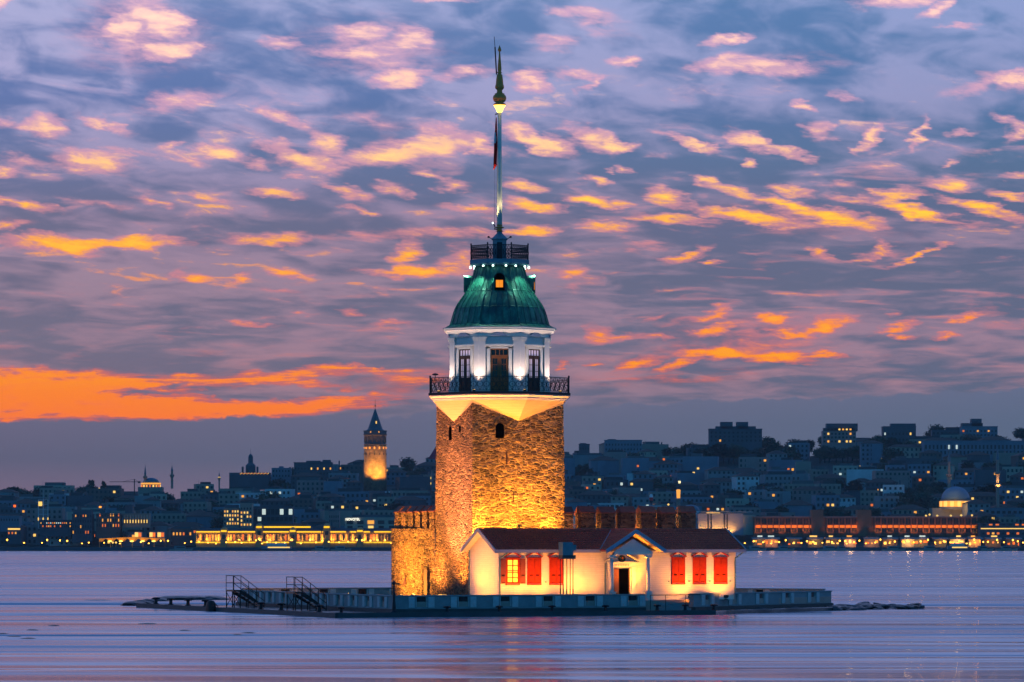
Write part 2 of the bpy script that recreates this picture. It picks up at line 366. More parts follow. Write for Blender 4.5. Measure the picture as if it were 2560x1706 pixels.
def siding_mat(name, col, pitch=.155, bump=.012):
    m, N, b = mat(name)
    tc = N.n('ShaderNodeTexCoord').outputs['Object']; x, y, z = N.sep(tc)
    fr = N.m('FRACT', N.m('DIVIDE', z, pitch))
    nz = N.noise(N.map(tc, sca=(1, 1, 6)), 1.2, 4, .6)
    base = N.ramp(nz, [(.3, tuple(c * .88 for c in lin(col)[:3])), (.7, lin(col))])
    line = N.smooth(fr, .0, .14, .5, 0)
    st = N.noise(N.map(tc, sca=(1.6, 1.6, .5)), 1.5, 5, .65)
    base = N.mix(N.m('MULTIPLY', N.smooth(st, .50, .72), .28), base, tuple(c * .62 for c in lin(col)[:3]) + (1,))
    N.link(N.mix(line, base, tuple(c * .45 for c in lin(col)[:3]) + (1,)), b.inputs['Base Color'])
    b.inputs['Roughness'].default_value = .5
    bp = N.n('ShaderNodeBump'); bp.inputs['Distance'].default_value = bump
    N.link(N.m('ADD', N.m('SUBTRACT', 1.0, fr), N.m('MULTIPLY', nz, .2)), bp.inputs['Height']); N.link(bp.outputs[0], b.inputs['Normal'])
    return m
SIDING = siding_mat('white_clapboard', (232,224,206))
CORB = siding_mat('corbel_boards', (206,182,140), .19, .03)
PAINT = plain('white_paint', (224,220,210), .45, var=.05)
PLASTER = plain('drum_plaster', (218,212,206), .6, var=.06, scale=2, bump=.004)
TRIMBLUE = plain('grey_blue_fascia', (136,148,170), .5, var=.05)
IRON = plain('dark_iron', (22,26,36), .45, .3, var=.2)
BLACK = plain('black_opening', (2,2,2), .9, var=.1, spec=0)
SHUT = plain('red_shutter_paint', (168,46,4), .6, var=.2, scale=5, spec=.15)
SHUTD = plain('brown_shutter_paint', (128,56,24), .5, var=.14, scale=5)
WOOD = plain('varnished_wood', (134,78,34), .4, var=.2, scale=6)
DARKWOOD = plain('dark_wood', (62,34,20), .5, var=.2, scale=6)
BRASS = plain('weathered_brass', (226,134,52), .5, .1, var=.2, scale=4)
POLE = plain('white_pole_paint', (206,204,190), .35, var=.06)
TEALMET = plain('grey_teal_metal', (86,124,136), .45, .1, var=.1)
CONC = plain('parapet_concrete', (128,140,146), .75, var=.14, scale=1.6, bump=.01)
CONCL = plain('light_stone_block', (178,186,190), .75, var=.12, scale=3, bump=.01)
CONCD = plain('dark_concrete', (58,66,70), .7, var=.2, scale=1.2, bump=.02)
FLOOR = plain('terrace_paving', (150,138,130), .55, var=.15, scale=1.0, bump=.01)
RUBBER = plain('black_rubber', (12,12,14), .7)
GLASSD = plain('dark_glass', (14,20,28), .12, var=.1)
WIN_PINK = glow('pane_sky_glow', (206,186,206), .42)  # emission stands in for pale sky seen through the lantern storey
FLAGR = plain('red_flag_cloth', (224,24,22), .8, var=.15)
FLAGW = plain('white_flag_cloth', (225,222,222), .8, var=.05)
STEEL = plain('painted_steel', (28,30,34), .5, .2)
G_WARM = glow('window_glow_yellow', (255,196,56), 1.6)
G_ORANGE = glow('window_glow_orange', (255,140,20), 1.0)
G_LAMP = glow('lamp_glow', (255,214,90), 3.2)
G_WHITE = glow('cool_lamp_glow', (215,255,240), 5)
G_FLOOD = glow('flood_lens', (255,190,90), 6)

def tile_mat():
    m, N, b = mat('clay_roof_tiles')
    tc = N.n('ShaderNodeTexCoord').outputs['Object']
    v = N.n('ShaderNodeTexVoronoi', feature='F1'); N.link(N.map(tc, sca=(5, 3, 3)), v.inputs['Vector'])
    r = N.sep(v.outputs['Color'])[0]
    N.link(N.ramp(N.m('ADD', N.m('MULTIPLY', r, .7), N.m('MULTIPLY', N.noise(tc, .8, 4), .3)),
                  [(.1, lin((110,30,26))), (.5, lin((200,62,42))), (.9, lin((224,104,74)))]), b.inputs['Base Color'])
    b.inputs['Roughness'].default_value = .6
    return m
TILES = tile_mat()

def copper_mat():
    m, N, b = mat('green_copper')
    tc = N.n('ShaderNodeTexCoord').outputs['Object']
    nz = N.noise(N.map(tc, sca=(1.2, 1.2, .35)), 2.2, 6, .65, .6); n2 = N.noise(tc, .8, 4)
    c = N.ramp(nz, [(.25, lin((14,56,54))), (.48, lin((32,98,84))), (.62, lin((56,130,108))), (.8, lin((96,168,138)))])
    c = N.mix(N.smooth(n2, .45, .7), c, lin((20,66,64)))
    N.link(c, b.inputs['Base Color']); b.inputs['Roughness'].default_value = .42; b.inputs['Metallic'].default_value = .25
    bp = N.n('ShaderNodeBump'); bp.inputs['Distance'].default_value = .03; N.link(nz, bp.inputs['Height']); N.link(bp.outputs[0], b.inputs['Normal'])
    return m
COPPER = copper_mat()

def wet_mat():
    m, N, b = mat('wet_quay_concrete')
    tc = N.n('ShaderNodeTexCoord').outputs['Object']
    nz = N.noise(N.map(tc, sca=(.5, .18, 1)), 1, 5, .6)
    N.link(N.ramp(nz, [(.3, lin((40,46,50))), (.7, lin((84,90,92)))]), b.inputs['Base Color'])
    N.link(N.smooth(nz, .42, .62, .5, .06), b.inputs['Roughness'])
    bp = N.n('ShaderNodeBump'); bp.inputs['Distance'].default_value = .01; N.link(N.noise(tc, 5, 4), bp.inputs['Height']); N.link(bp.outputs[0], b.inputs['Normal'])
    return m
WET = wet_mat()

def water_mat():
    m, N, b = mat('sea_water')
    tc = N.n('ShaderNodeTexCoord').outputs['Object']
    def strk(sx, sy, off, det=2, rg=.5): return N.noise(N.map(tc, loc=off, sca=(sx, sy, 1)), 1, det, rg, 1.2)
    a = strk(.008, .050, (0, 0, 0)); a2 = strk(.026, .17, (40, 9, 0), 3); a3 = strk(.0014, .009, (11, 5, 0), 2)
    # long swell leans the surface towards or away from the viewer
    h = N.m('ADD', N.m('ADD', N.m('MULTIPLY', a, 1.15), N.m('MULTIPLY', a2, .06)), N.m('MULTIPLY', a3, 5.0))
    bp = N.n('ShaderNodeBump'); bp.inputs['Distance'].default_value = 2.6; bp.inputs['Strength'].default_value = 1
    N.link(h, bp.inputs['Height']); N.link(bp.outputs[0], b.inputs['Normal'])
    # slicks and ruffled patches in long bands
    s = N.m('ADD', N.m('MULTIPLY', strk(.004, .040, (3, 7, 0)), .6), N.m('MULTIPLY', strk(.012, .14, (8, 1, 0), 3), .4))
    N.link(N.smooth(s, .42, .62, .12, .32), b.inputs['Roughness'])
    b.inputs['Base Color'].default_value = lin((160,160,182)); b.inputs['IOR'].default_value = 2.5
    return m
WATER = water_mat()
def rock_mat():
    m, N, b = mat('wet_rock')
    tc = N.n('ShaderNodeTexCoord').outputs['Object']; nz = N.noise(tc, 3, 6, .65)
    N.link(N.ramp(nz, [(.3, lin((14,18,20))), (.7, lin((50,56,58)))]), b.inputs['Base Color']); b.inputs['Roughness'].default_value = .35
    bp = N.n('ShaderNodeBump'); bp.inputs['Distance'].default_value = .12; N.link(nz, bp.inputs['Height']); N.link(bp.outputs[0], b.inputs['Normal'])
    return m
ROCK = rock_mat()
def leaf_mat(name, col):
    m, N, b = mat(name)
    oi = N.n('ShaderNodeObjectInfo'); tc = N.n('ShaderNodeTexCoord').outputs['Object']
    r = N.m('ADD', N.m('MULTIPLY', N.noise(tc, .35, 3), .8), N.m('MULTIPLY', oi.outputs['Random'], .4))
    c = lin(col)[:3]
    N.link(N.ramp(r, [(.3, tuple(x*.55 for x in c)), (.85, tuple(x*1.5 for x in c))]), b.inputs['Base Color']); b.inputs['Roughness'].default_value = .7
    return m
LEAF = leaf_mat('tree_leaves', (52,64,40))
BARK = plain('bark', (58,46,36), .9)

# ---------------------------------------------------------------- sea, quay and terrace
mb = MB(); mb.poly([(-2600, -400, 0), (2600, -400, 0), (2600, 2402, 0), (-2600, 2402, 0)])
tag(mb.build('sea', WATER), kind='structure')

Q = [L2W(-18.9, -14.7), L2W(11.6, -14.7), L2W(13.6, -12.6), L2W(30, -.9), L2W(30, 1.2), L2W(14, 24.5), L2W(-14, 24.5), L2W(-14.6, 30.0), L2W(-15.6, 34.0), L2W(-17.6, 35.0)]
def slab(name, pts, z0, z1, m, bev=.05):
    mb = MB()
    mb.rings([[Vector((p.x, p.y, z)) for p in pts] for z in (z0, z1)], cap=True)
    o = mb.build(name, m)
    bv = o.modifiers.new('edge', 'BEVEL'); bv.width = bev; bv.segments = 2
    return tag(o, kind='structure')
slab('quay', Q, -2.0, .30, WET, .06)
mb = MB()
mb.box(-18.95, 11.6, -14.85, -14.60, -1.2, .36)
mb.box(-19.02, -18.78, -14.85, 34.6, -1.2, .34)
kb = mb.build('quay_edge', CONCD); kb.matrix_world = Matrix.Translation((TX, TY, 0)) @ Matrix.Rotation(TA, 4, 'Z'); tag(kb, kind='structure')
slab('terrace', [L2W(-13.7, -12.95), L2W(7.75, -12.95), L2W(7.75, -11.7), L2W(11.3, -11.7), L2W(11.2, -12.45), L2W(29.3, .55), L2W(14, 23.2), L2W(-13.7, 23.2)], .2, 1.1, FLOOR, .02)
mb = MB()
for k in range(3): mb.box(7.8, 10.7, -12.75 + k * .33, -11.71, .305 + k * .2 + .001 * k, .5 + k * .2)
st_ = mb.build('terrace_steps', CONC); st_.matrix_world = Matrix.Translation((TX, TY, 0)) @ Matrix.Rotation(TA, 4, 'Z'); tag(st_, kind='structure')

# parapet: each run is a thing; niches are parts
def parapet(label, p0, p1, starts, flip=1, z0=.3, z1=1.58, step=3.2, ends=True, mats=(CONC, CONCL)):
    """p0, p1 in islet coordinates; outer face to the right of p0->p1"""
    a = Vector((p0[0], p0[1], 0)); b = Vector((p1[0], p1[1], 0)); Ln = (b - a).length; ang = atan2(b.y - a.y, b.x - a.x)
    t = thing('parapet', label, 'parapet wall', L2W(a.x, a.y, z0), TA + ang, 'low concrete parapets round the terrace')
    H = z1 - z0
    # wall with real recesses: lower band, upper coping band, piers between niches
    mb = MB(); nic = sorted(starts); x = 0.0; lo, hi, dep = .42, H - .12, .22
    MB().box(-.05, Ln + .05, -.14, .40, -.02, .27).build('base_course', CONCD, t)
    mb.box(0, Ln, .0, .45, .24, .30)
    mb.box(0, Ln, .04, .41, .30, lo)
    mb.box(0, Ln, .04, .41, hi, H - .09)
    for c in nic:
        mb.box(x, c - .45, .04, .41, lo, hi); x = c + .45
        MB().box(c - .45, c + .45, .04 + dep, .41, lo, hi).build('niche_back', CONCD, t)  # darker back paints in the shade of the niche depth
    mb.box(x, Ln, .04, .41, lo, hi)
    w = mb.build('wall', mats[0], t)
    mb = MB(); mb.box(-.04, Ln + .04, -.03, .48, H - .09, H); mb.build('coping', mats[0], t)
    for c in nic:
        for sx in (-1, 1):
            cx = c + sx * .78
            MB().box(cx - .24, cx + .24, -.02, .04, .36, H - .11).build('side_block', mats[1], t)
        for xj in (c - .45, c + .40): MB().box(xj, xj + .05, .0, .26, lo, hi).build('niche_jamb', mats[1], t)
        g = MB(); g.xprism([(c - .22, hi - .03), (c + .2, hi - .03), (c + .2, lo + .3), (c - .05, lo + .3), (c + .12, lo), (c - .16, lo), (c - .22, lo + .2)], .12, .255, 'y')
        g.build('bench_bracket', IRON, t)
    return t
VF = -13.0
def un(px): return UV(px, VF) - (-13.8)
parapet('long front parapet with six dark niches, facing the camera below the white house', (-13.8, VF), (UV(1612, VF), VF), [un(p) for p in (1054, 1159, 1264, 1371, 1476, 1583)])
parapet('left parapet receding behind the two metal stairs', (-13.8, 23.3), (-13.8, VF + .02), [2 + 3.2 * k for k in range(11)])
def pr_at(px):                                    # distance along the right parapet for a bearing
    d = Vector((29.4 - 10.7, .6 + 12.9)); Lr = d.length; d /= Lr; k = (px - 1280) / FPX; lo_, hi_ = 0.0, Lr
    for _ in range(40):
        m_ = (lo_ + hi_) / 2; w_ = L2W(10.7 + d.x * m_, -12.9 + d.y * m_); lo_, hi_ = (m_, hi_) if w_.x / w_.y < k else (lo_, m_)
    return lo_
t_ = parapet('right parapet angled back beyond the gateway gap', (10.7, -12.9), (29.4, .6), [pr_at(p) for p in (1770, 1838, 1905, 1970, 2034)])
t_ = parapet('back parapet with its warm lit inner niches, seen left of the stone fort wall', (-13.3, 23.0), (13.9, 23.0), [3.6 + 3.4 * k for k in range(7)], z1=1.72)
t_ = parapet('far right back parapet catching orange light behind the right parapet', (14.2, 22.6), (28.9, 1.3), [3 + 3.4 * k for k in range(6)], z1=1.72)

# gateway rail
t = islet('gate_railing', 'thin dark handrail across the gap between the front and right parapets', 'railing', 8.6, -13.6, .3)
mb = MB()
x0 = UV(1626, -13.6) - 8.6; x1 = UV(1664, -13.6) - 8.6; x2 = UV(1714, -13.6) - 8.6; x3 = UV(1752, -13.6) - 8.6
for i, x in enumerate((x0, x1, x2)): MB().tube((x, 0, 0), (x, 0, 1.2), .025).build('post', IRON, t)
MB().tube((x0, 0, 1.2), (x3, .12, 1.22), .03).build('top_rail', IRON, t)

# bollards
def bollard_proto():
    t = thing('bollard', '', 'bollard')
    MB().lathe([(.2, 0), (.2, .04), (.12, .07), (.105, .3)], 14).build('base', IRON, t)
    mb = MB(); mb.lathe([(.105, .3), (.2, .36), (.22, .41), (.17, .45), (0.02, .46)], 14); mb.tube((-.26, 0, .37), (.26, 0, .37), .05, 8); mb.build('head', IRON, t)
    return t
BP = bollard_proto(); first = True
bl = [(390,'w'),(427,'w'),(470,'w'),(514,'w'),(652,'w'),(703,'w'),(798,'w'),(853,'s'),(1118,'s'),(1248,'s'),(1380,'s'),(1514,'s'),(1643,'s'),(1713,'s'),(1785,'s')]
lab = ['outermost on the left quay arm', 'second from the tip of the left quay arm', 'third from the tip of the left quay arm', 'on the left quay arm just before the black fender',
       'at the foot of the left metal stair', 'just left of the right metal stair', 'at the foot of the right metal stair', 'standing alone at the front left quay corner',
       'below the first niche gap right of the iron post', 'on the front quay below the closed left gable', 'on the front quay below the first two windows', 'on the front quay below the porch door',
       'left one in front of the gateway gap', 'right one in front of the gateway gap', 'last one before the rocks on the right']
for (px, k), lb in zip(bl, lab):
    b = BP if first else copy_tree(BP); first = False
    if k == 's': v = -14.3; u = UV(px, v)
    else:
        u = -18.4                                   # along the left arm: solve v
        kk = (px - 1280) / FPX; v = (TX + u * CT - kk * (TY + u * ST)) / (ST + kk * CT)
    b.location = L2W(u, v, .32); b.rotation_euler = (0, 0, TA + rnd.uniform(-.3, .3)); s_ = 1.05 if k == 's' else 1.25
    b.scale = (s_,) * 3
    tag(b, 'black iron mooring bollard, ' + lb, 'bollard', 'mooring bollards along the quay')

# round fender on the left arm
kk = (530 - 1280) / FPX; u = -19.1; v = (TX + u * CT - kk * (TY + u * ST)) / (ST + kk * CT)
t = islet('rubber_fender', 'round black rubber fender hanging on the left quay arm', 'fender', u, v, .1)
mb = MB(); mb.smooth = True
mb.lathe([(.05, -.32), (.35, -.32), (.72, -.22), (.78, 0), (.72, .22), (.35, .32), (.05, .32)], 20)
o = mb.build('tyre', RUBBER, t); o.rotation_euler = (0, radians(90), 0); o.location = (-.1, 0, .02)
MB().path([(.0, 0, .7), (.3, 0, .5), (.5, 0, .25)], .03).build('chain', IRON, t)

# cast iron post with cross arm
px, v = 985, -14.0; u = UV(px, v)
t = islet('iron_post', 'slim dark iron post with a short cross arm, at the front left terrace corner', 'post', u, v, .3)
mb = MB(); mb.lathe([(.26, 0), (.24, .1), (.15, .2), (.13, .6), (.1, .9), (.075, 1.9), (.07, 2.1)], 12); mb.build('shaft', IRON, t)
mb = MB(); mb.lathe([(.11, 2.1), (.14, 2.16), (.12, 2.26), (.05, 2.36), (.01, 2.42)], 12); mb.build('cap', IRON, t)
MB().tube((-.2, 0, 2.16), (.42, 0, 2.16), .05, 8).build('cross_arm', IRON, t)

# two gangway stairs
def stair_proto():
    t = thing('gangway_stair', '', 'metal stairs')
    Wd, PL, PH, SL = 2.0, .62, 1.42, 1.95            # width, platform length, platform height, run of the flight
    MB().box(0, PL, 0, Wd, PH - .14, PH).build('platform', STEEL, t)
    n = 7
    for i in range(n):
        x = PL + SL * i / n; z = PH - PH * (i + 1) / (n + 1)
        MB().box(x, x + SL / n + .06, .06, Wd - .06, z - .05, z).build('step', STEEL, t)
    for y in (0.0, Wd - .06):
        mb = MB(); mb.rings([[Vector((PL, yy, PH)), Vector((PL + SL, yy, .12)), Vector((PL + SL, yy, -.0)), Vector((PL - .1, yy, PH - .3))] for yy in (y, y + .06)])
        mb.build('stringer', STEEL, t)
        rl = MB(); yy = y + .03; rh = 1.12; r = .028
        for x in (0.03, PL): rl.tube((x, yy, PH - .1), (x, yy, PH + rh), r)
        for x in (PL + .65, PL + 1.3, PL + SL): 
            z = PH * (1 - (x - PL) / SL); rl.tube((x, yy, max(z - .1, 0)), (x, yy, z + rh), r)
        for hh in (rh, rh * .48):
            rl.tube((.03, yy, PH + hh), (PL, yy, PH + hh), r); rl.tube((PL, yy, PH + hh), (PL + SL, yy, hh), r)
        rl.build('handrail', STEEL, t)
        for x in (.06, PL - .06, PL + .6, PL + 1.1):
            z = PH * (1 - max(0, x - PL) / SL) - .12
            MB().tube((x, yy, 0), (x, yy, z), .045).build('leg', STEEL, t)
    for x in (.06, PL - .06):
        br = MB(); br.tube((x, .03, .1), (x, Wd - .03, PH - .2), .03); br.tube((x, .03, PH - .2), (x, Wd - .03, .1), .03); br.build('brace', STEEL, t)
    return t
sp = stair_proto()
for i, (px, py, lb) in enumerate(((584, 1520, 'left'), (737, 1527, 'right'))):
    s = sp if i == 0 else copy_tree(sp)
    Y = FPX * (CAMH - .3) / (py - HORY); k = xat(px, Y); uu, vv = W2L(k, Y)
    s.location = L2W(uu, vv, .3); s.rotation_euler = (0, 0, TA)
    tag(s, ('left dark metal gangway stair with handrails, farther out along the quay arm', 'right dark metal gangway stair with handrails, nearer the iron post')[i], 'metal stairs', 'gangway stairs on the left quay')

# rocks at the right end
def rock_proto(seed):
    r = random.Random(seed); bm = bmesh.new(); bmesh.ops.create_icosphere(bm, subdivisions=2, radius=1)
    cs = [Vector((r.uniform(-1, 1), r.uniform(-1, 1), r.uniform(-1, 1))).normalized() for _ in range(7)]
    for vtx in bm.verts:
        d = vtx.co.normalized(); k = min(1.0, min(.72 / max(.05, d.dot(c)) if d.dot(c) > 0 else 9 for c in cs)); vtx.co = d * (k + r.uniform(-.04, .04))
    me = bpy.data.meshes.new('rock'); bm.to_mesh(me); bm.free(); me.materials.append(ROCK); return me
RM = [rock_proto(i) for i in range(6)]
rk = random.Random(5); recs = []
for i in range(210):
    f = rk.random(); px = 1800 + f * 495
    zc = .12; py = 1530 - f * 11 + rk.uniform(-16, 0) * (1 - f * .7)
    Y = FPX * (CAMH - zc) / (py - HORY); uu, vv = W2L(xat(px, Y), Y)
    recs.append((px, Y))
recs.sort()
ordn = lambda n: '%d%s' % (n, 'th' if 10 <= n % 100 <= 20 else {1: 'st', 2: 'nd', 3: 'rd'}.get(n % 10, 'th'))
for i, (px, Y) in enumerate(recs):
    o = bpy.data.objects.new('rock', RM[i % 6]); COL.objects.link(o)
    s_ = rk.uniform(.35, 1.0) * (1 - .35 * (px - 1830) / 460)
    o.location = (xat(px, Y), Y, rk.uniform(-.1, .12)); o.scale = (s_ * rk.uniform(.9, 1.7), s_ * 1.3, s_ * rk.uniform(.3, .5)); o.rotation_euler = (rk.uniform(-.3, .3), rk.uniform(-.3, .3), rk.uniform(0, 6))
    tag(o, 'low dark wet rock, %s from the left in the rubble spit beyond the right parapet' % ordn(i + 1), 'rock', 'rocks of the spit on the right')
# stray rocks at the left tip and seaweed stones in the shallows
i = 0
for (px, py, sx) in ((330,1514,1.5),(345,1513,1.1),(352,1511,1.3),(368,1509,1.0),(400,1503,1.6),(440,1500,2.2),(490,1499,2.4),(535,1499,2.0)):
    Y = FPX * CAMH / (py - HORY); i += 1
    o = bpy.data.objects.new('rock', RM[i % 6]); COL.objects.link(o); o.location = (xat(px, Y), Y, .05); o.scale = (sx, sx * .8, .35); o.rotation_euler = (0, 0, i)
    tag(o, 'flat dark rock awash, %s from the left around the tip of the left quay arm' % ordn(i), 'rock', 'rocks by the left quay arm')
i = 0
for (px, py, sx) in ((8,1585,.22),(35,1592,.3),(70,1597,.4),(82,1576,.28),(132,1565,.3),(368,1560,.5),(462,1577,.28),(594,1588,.22),(618,1583,.3),(242,1501,.7)):
    Y = FPX * CAMH / (py - HORY); i += 1
    o = bpy.data.objects.new('rock', RM[i % 6]); COL.objects.link(o); o.location = (xat(px, Y), Y, -.03); o.scale = (sx * 1.6, sx * 2.2, .10); o.rotation_euler = (0, 0, i * .1)
    tag(o, 'small dark rock just breaking the calm water, %s from the left in the open water' % ordn(i), 'rock', 'stray rocks in the open water at left')

# ---------------------------------------------------------------- the stone tower
T0 = 1.1
tower = islet('sea_tower', 'tall square stone tower on the islet with white octagonal lantern storey and green copper dome', 'tower', 0, 0, T0)
TB = (0, 0, -T0)                                  # parts are written with absolute heights
def tp(mb, name, m, par=None, base=None, **k): return mb.build(name, m, par or tower, TB if par is None else (0, 0, 0), **k)

def rough_wall(mb, a, b, z0, z1, inset0=0.0, step=.28, amp=.028, seed=1, holes=()):
    """a grid wall from a to b (plan points) with uneven stone relief"""
    r = random.Random(seed); a = Vector((a[0], a[1], 0)); b = Vector((b[0], b[1], 0)); L = (b - a).length
    d = (b - a) / L; nrm = Vector((d.y, -d.x, 0)); nx = max(1, int(L / step)); nz = max(1, int((z1 - z0) / step))
    g = []
    for j in range(nz + 1):
        z = z0 + (z1 - z0) * j / nz; row = []
        for i in range(nx + 1):
            e = i in (0, nx); off = 0 if e else r.uniform(-amp, amp)
            row.append(mb.bm.verts.new(a + d * (L * i / nx) + nrm * off + Vector((0, 0, z))))
        g.append(row)
    for j in range(nz):
        for i in range(nx):
            xc = L * (i + .5) / nx; zc = z0 + (z1 - z0) * (j + .5) / nz
            if any(h[0] < xc < h[1] and h[2] < zc < h[3] for h in holes): continue
            mb._f([g[j][i], g[j][i + 1], g[j + 1][i + 1], g[j + 1][i]])
    return g
HW0, HW1, ZT = 3.93, 3.80, 16.35                   # slight batter
mb = MB()
n = 30; r = random.Random(3); nz = 56; rows = []
for j in range(nz + 1):
    z = T0 + (ZT - T0) * j / nz; h = HW0 + (HW1 - HW0) * j / nz; row = []
    cs = [(-h, -h), (h, -h), (h, h), (-h, h)]
    for s_ in range(4):
        (ax, ay), (bx, by) = cs[s_], cs[(s_ + 1) % 4]
        for i in range(n):
            t_ = i / n; x = ax + (bx - ax) * t_; y = ay + (by - ay) * t_
            amp = .035 if i else .022; off = r.uniform(-amp, amp); k = 1 + off / h
            row.append(Vector((x * k, y * k, z)))
    rows.append(row)
mb.rings(rows)
shaft = tp(mb, 'stone_shaft', [STONE2, STONE])
for p in shaft.data.polygons:
    if p.normal.y < -.7 or p.normal.x > .7: p.material_index = 1
# small openings in the shaft: arched window on the right-hand face, slits
def arch_pts(w, h, n=10): return [(-w/2, 0), (w/2, 0)] + [(w/2 * cos(pi * i / n), h - w/2 + w/2 * sin(pi * i / n)) for i in range(n + 1)]
def opening(name, u, z0, w, h, face='front', arch=True, frame=True, m=BLACK):
    hh = HW0 + (HW1 - HW0) * (z0 - T0) / (ZT - T0)
    pts = arch_pts(w, h) if arch else [(-w/2, 0), (w/2, 0), (w/2, h), (-w/2, h)]
    mb = MB()
    if face == 'front': mb.rings([[Vector((u + a, y, z0 + c)) for a, c in pts] for y in (-hh - .05, -hh + .3)])
    else: mb.rings([[Vector((x, u + a, z0 + c)) for a, c in pts] for x in (-hh - .05, -hh + .3)])
    o = tp(mb, name, m)
    if frame:
        N_ = 11; mb = MB(); R0, R1 = w/2 + .03, w/2 + .30; zz = z0 + h - w/2
        for i in range(N_):
            a0 = pi * i / N_ + .02; a1 = pi * (i + 1) / N_ - .02
            q = [(R0*cos(a0), R0*sin(a0)), (R1*cos(a0), R1*sin(a0)), (R1*cos(a1), R1*sin(a1)), (R0*cos(a1), R0*sin(a1))]
            if face == 'front': mb.rings([[Vector((u + a, y, zz + c)) for a, c in q] for y in (-hh - .06, -hh + .1)])
            else: mb.rings([[Vector((x, u + a, zz + c)) for a, c in q] for x in (-hh - .06, -hh + .1)])
        mb.build('arch_stones', STONE3, o)
    return o
uf = lambda px, v=-3.85: UV(px, v)
opening('arched_window', uf(1250), 13.52, .66, 1.15)
opening('slit_window', uf(1266.5), 11.5, .12, 1.0, arch=False, frame=False, m=DARKWOOD)
opening('slit_window', uf(1283), 8.55, .10, .75, arch=False, frame=False, m=DARKWOOD)
def vf(px, u=-3.85):
    k = (px - 1280) / FPX; return (TX + u * CT - k * (TY + u * ST)) / (ST + k * CT)
opening('slit_window', vf(1125.5), 13.45, .45, 1.05, 'left', frame=False)
opening('slit_window', vf(1149.5), 14.0, .25, .5, 'left', arch=False, frame=False)

# corbelled octagon: corners of the square rise to the ring, mid faces start lower
RC, ZC = 5.52, 16.46
top = [Vector((RC * cos(pi/4 * k), RC * sin(pi/4 * k), ZC)) for k in range(8)]
mb = MB(); low = []
for k in range(8):
    a = pi/4 * k
    if k % 2 == 0: low.append(Vector((3.83 * cos(a), 3.83 * sin(a), 14.86)))
    else: low.append(Vector((3.80 * 1.4142 * cos(a), 3.80 * 1.4142 * sin(a), 16.22)))
for k in range(8):
    j = (k + 1) % 8
    if k % 2 == 0: mb.poly([top[k], top[j], low[k]]); mb.poly([top[j], low[j], low[k]])
    else: mb.poly([top[k], top[j], low[j]]); mb.poly([top[k], low[j], low[k]])
tp(mb, 'corbel', CORB)
# moulding, slab
def octa(prof, m, name, a0=0.0, seg=8, par=None):
    mb = MB(); mb.lathe(prof, seg, a0=a0); return tp(mb, name, m, par)
octa([(5.50, 16.44), (5.56, 16.46), (5.56, 16.52), (5.64, 16.56), (5.64, 16.66), (5.80, 16.74), (5.88, 16.80), (5.88, 16.87)], PAINT, 'ring_moulding')
octa([(5.94, 16.87), (5.96, 16.9), (5.96, 17.06), (5.9, 17.08)], IRON, 'balcony_slab')
octa([(5.7, 17.08), (5.7, 17.10)], FLOOR, 'balcony_floor')

def rail_panel(L, h, unit=.56, top_fr=False):
    """lattice panel along +x from 0..L, z from 0..h"""
    mb = MB(); r = .016
    mb.box(0, L, -.035, .035, h - .05, h); mb.box(0, L, -.02, .02, .08, .12); mb.box(0, L, -.015, .015, h - .17, h - .14)
    n = max(2, int(round(L / unit))); du = L / n; zc = .13 + (h - .30) / 2; hh = (h - .30) / 2
    for i in range(n):
        x = (i + .5) * du
        mb.ring((x, 0, zc), hh * .46, r, (1,0,0), (0,0,1), 12, 4)
        mb.lathe([(.03, zc - .03), (.045, zc), (.03, zc + .03)], 6, c=(x, 0, 0))
        for sx in (-1, 1):
            pts = [Vector((x + sx * du * .5 * (1 - abs(t)) ** .8, 0, zc + t * hh)) for t in (-1, -.6, -.2, .2, .6, 1)]
            mb.path(pts, r, 4)
        mb.tube((x, 0, zc + hh * .46), (x, 0, zc + hh), r, 4); mb.tube((x, 0, zc - hh), (x, 0, zc - hh * .46), r, 4)
        mb.box(x - du/2 - .012, x - du/2 + .012, -.012, .012, .1, h - .04)
        for k in range(3): mb.box(x - du/2 + du * (k + .5) / 3 - .01, x - du/2 + du * (k + .5) / 3 + .01, -.01, .01, h - .15, h - .04)
    return mb
def oct_rail(R, z, h, name, unit, post=.06, ptop=.16):
    side = 2 * R * sin(pi/8); rail = None
    for k in range(8):
        a = pi/4 * k; p = Vector((R * cos(a), R * sin(a), z)); b = Vector((R * cos(a + pi/4), R * sin(a + pi/4), z)); d = b - p
        if k == 0:
            rail = rail_panel(side, h, unit).build(name, IRON, tower, TB); me = rail.data
        else:
            rail = rail.copy(); COL.objects.link(rail)
        rail.location = p + Vector(TB); rail.rotation_euler = (0, 0, atan2(d.y, d.x))
        mb = MB(); mb.lathe([(post, 0), (post, h + .02), (post * 1.5, h + .04), (post * 1.2, h + .09), (post * .8, h + ptop)], 8, c=p); tp(mb, name + '_post', IRON)
oct_rail(5.82, 17.08, 1.18, 'balcony_railing', .52)

# octagonal lantern storey
RW, RP = 4.02, 4.20
rooms = octa([(RW, 17.08), (RW, 21.75)], PLASTER, 'upper_wall')
side = 2 * RW * sin(pi/8); ap = RW * cos(pi/8)
def face_mat(k, rad=0.0):                          # frame of octagon side k: x along the side, -y outward
    a = pi/4 * k + pi/8
    return Matrix.Translation((rad * cos(a), rad * sin(a), 0)) @ Matrix.Rotation(a + pi/2, 4, 'Z')
def fpart(k, mb, name, m, par=None, rad=ap):
    o = mb.build(name, m, tower if par is None else par)
    o.matrix_basis = (Matrix.Translation(TB) @ face_mat(k, rad)) if par is None else Matrix.Identity(4)
    return o
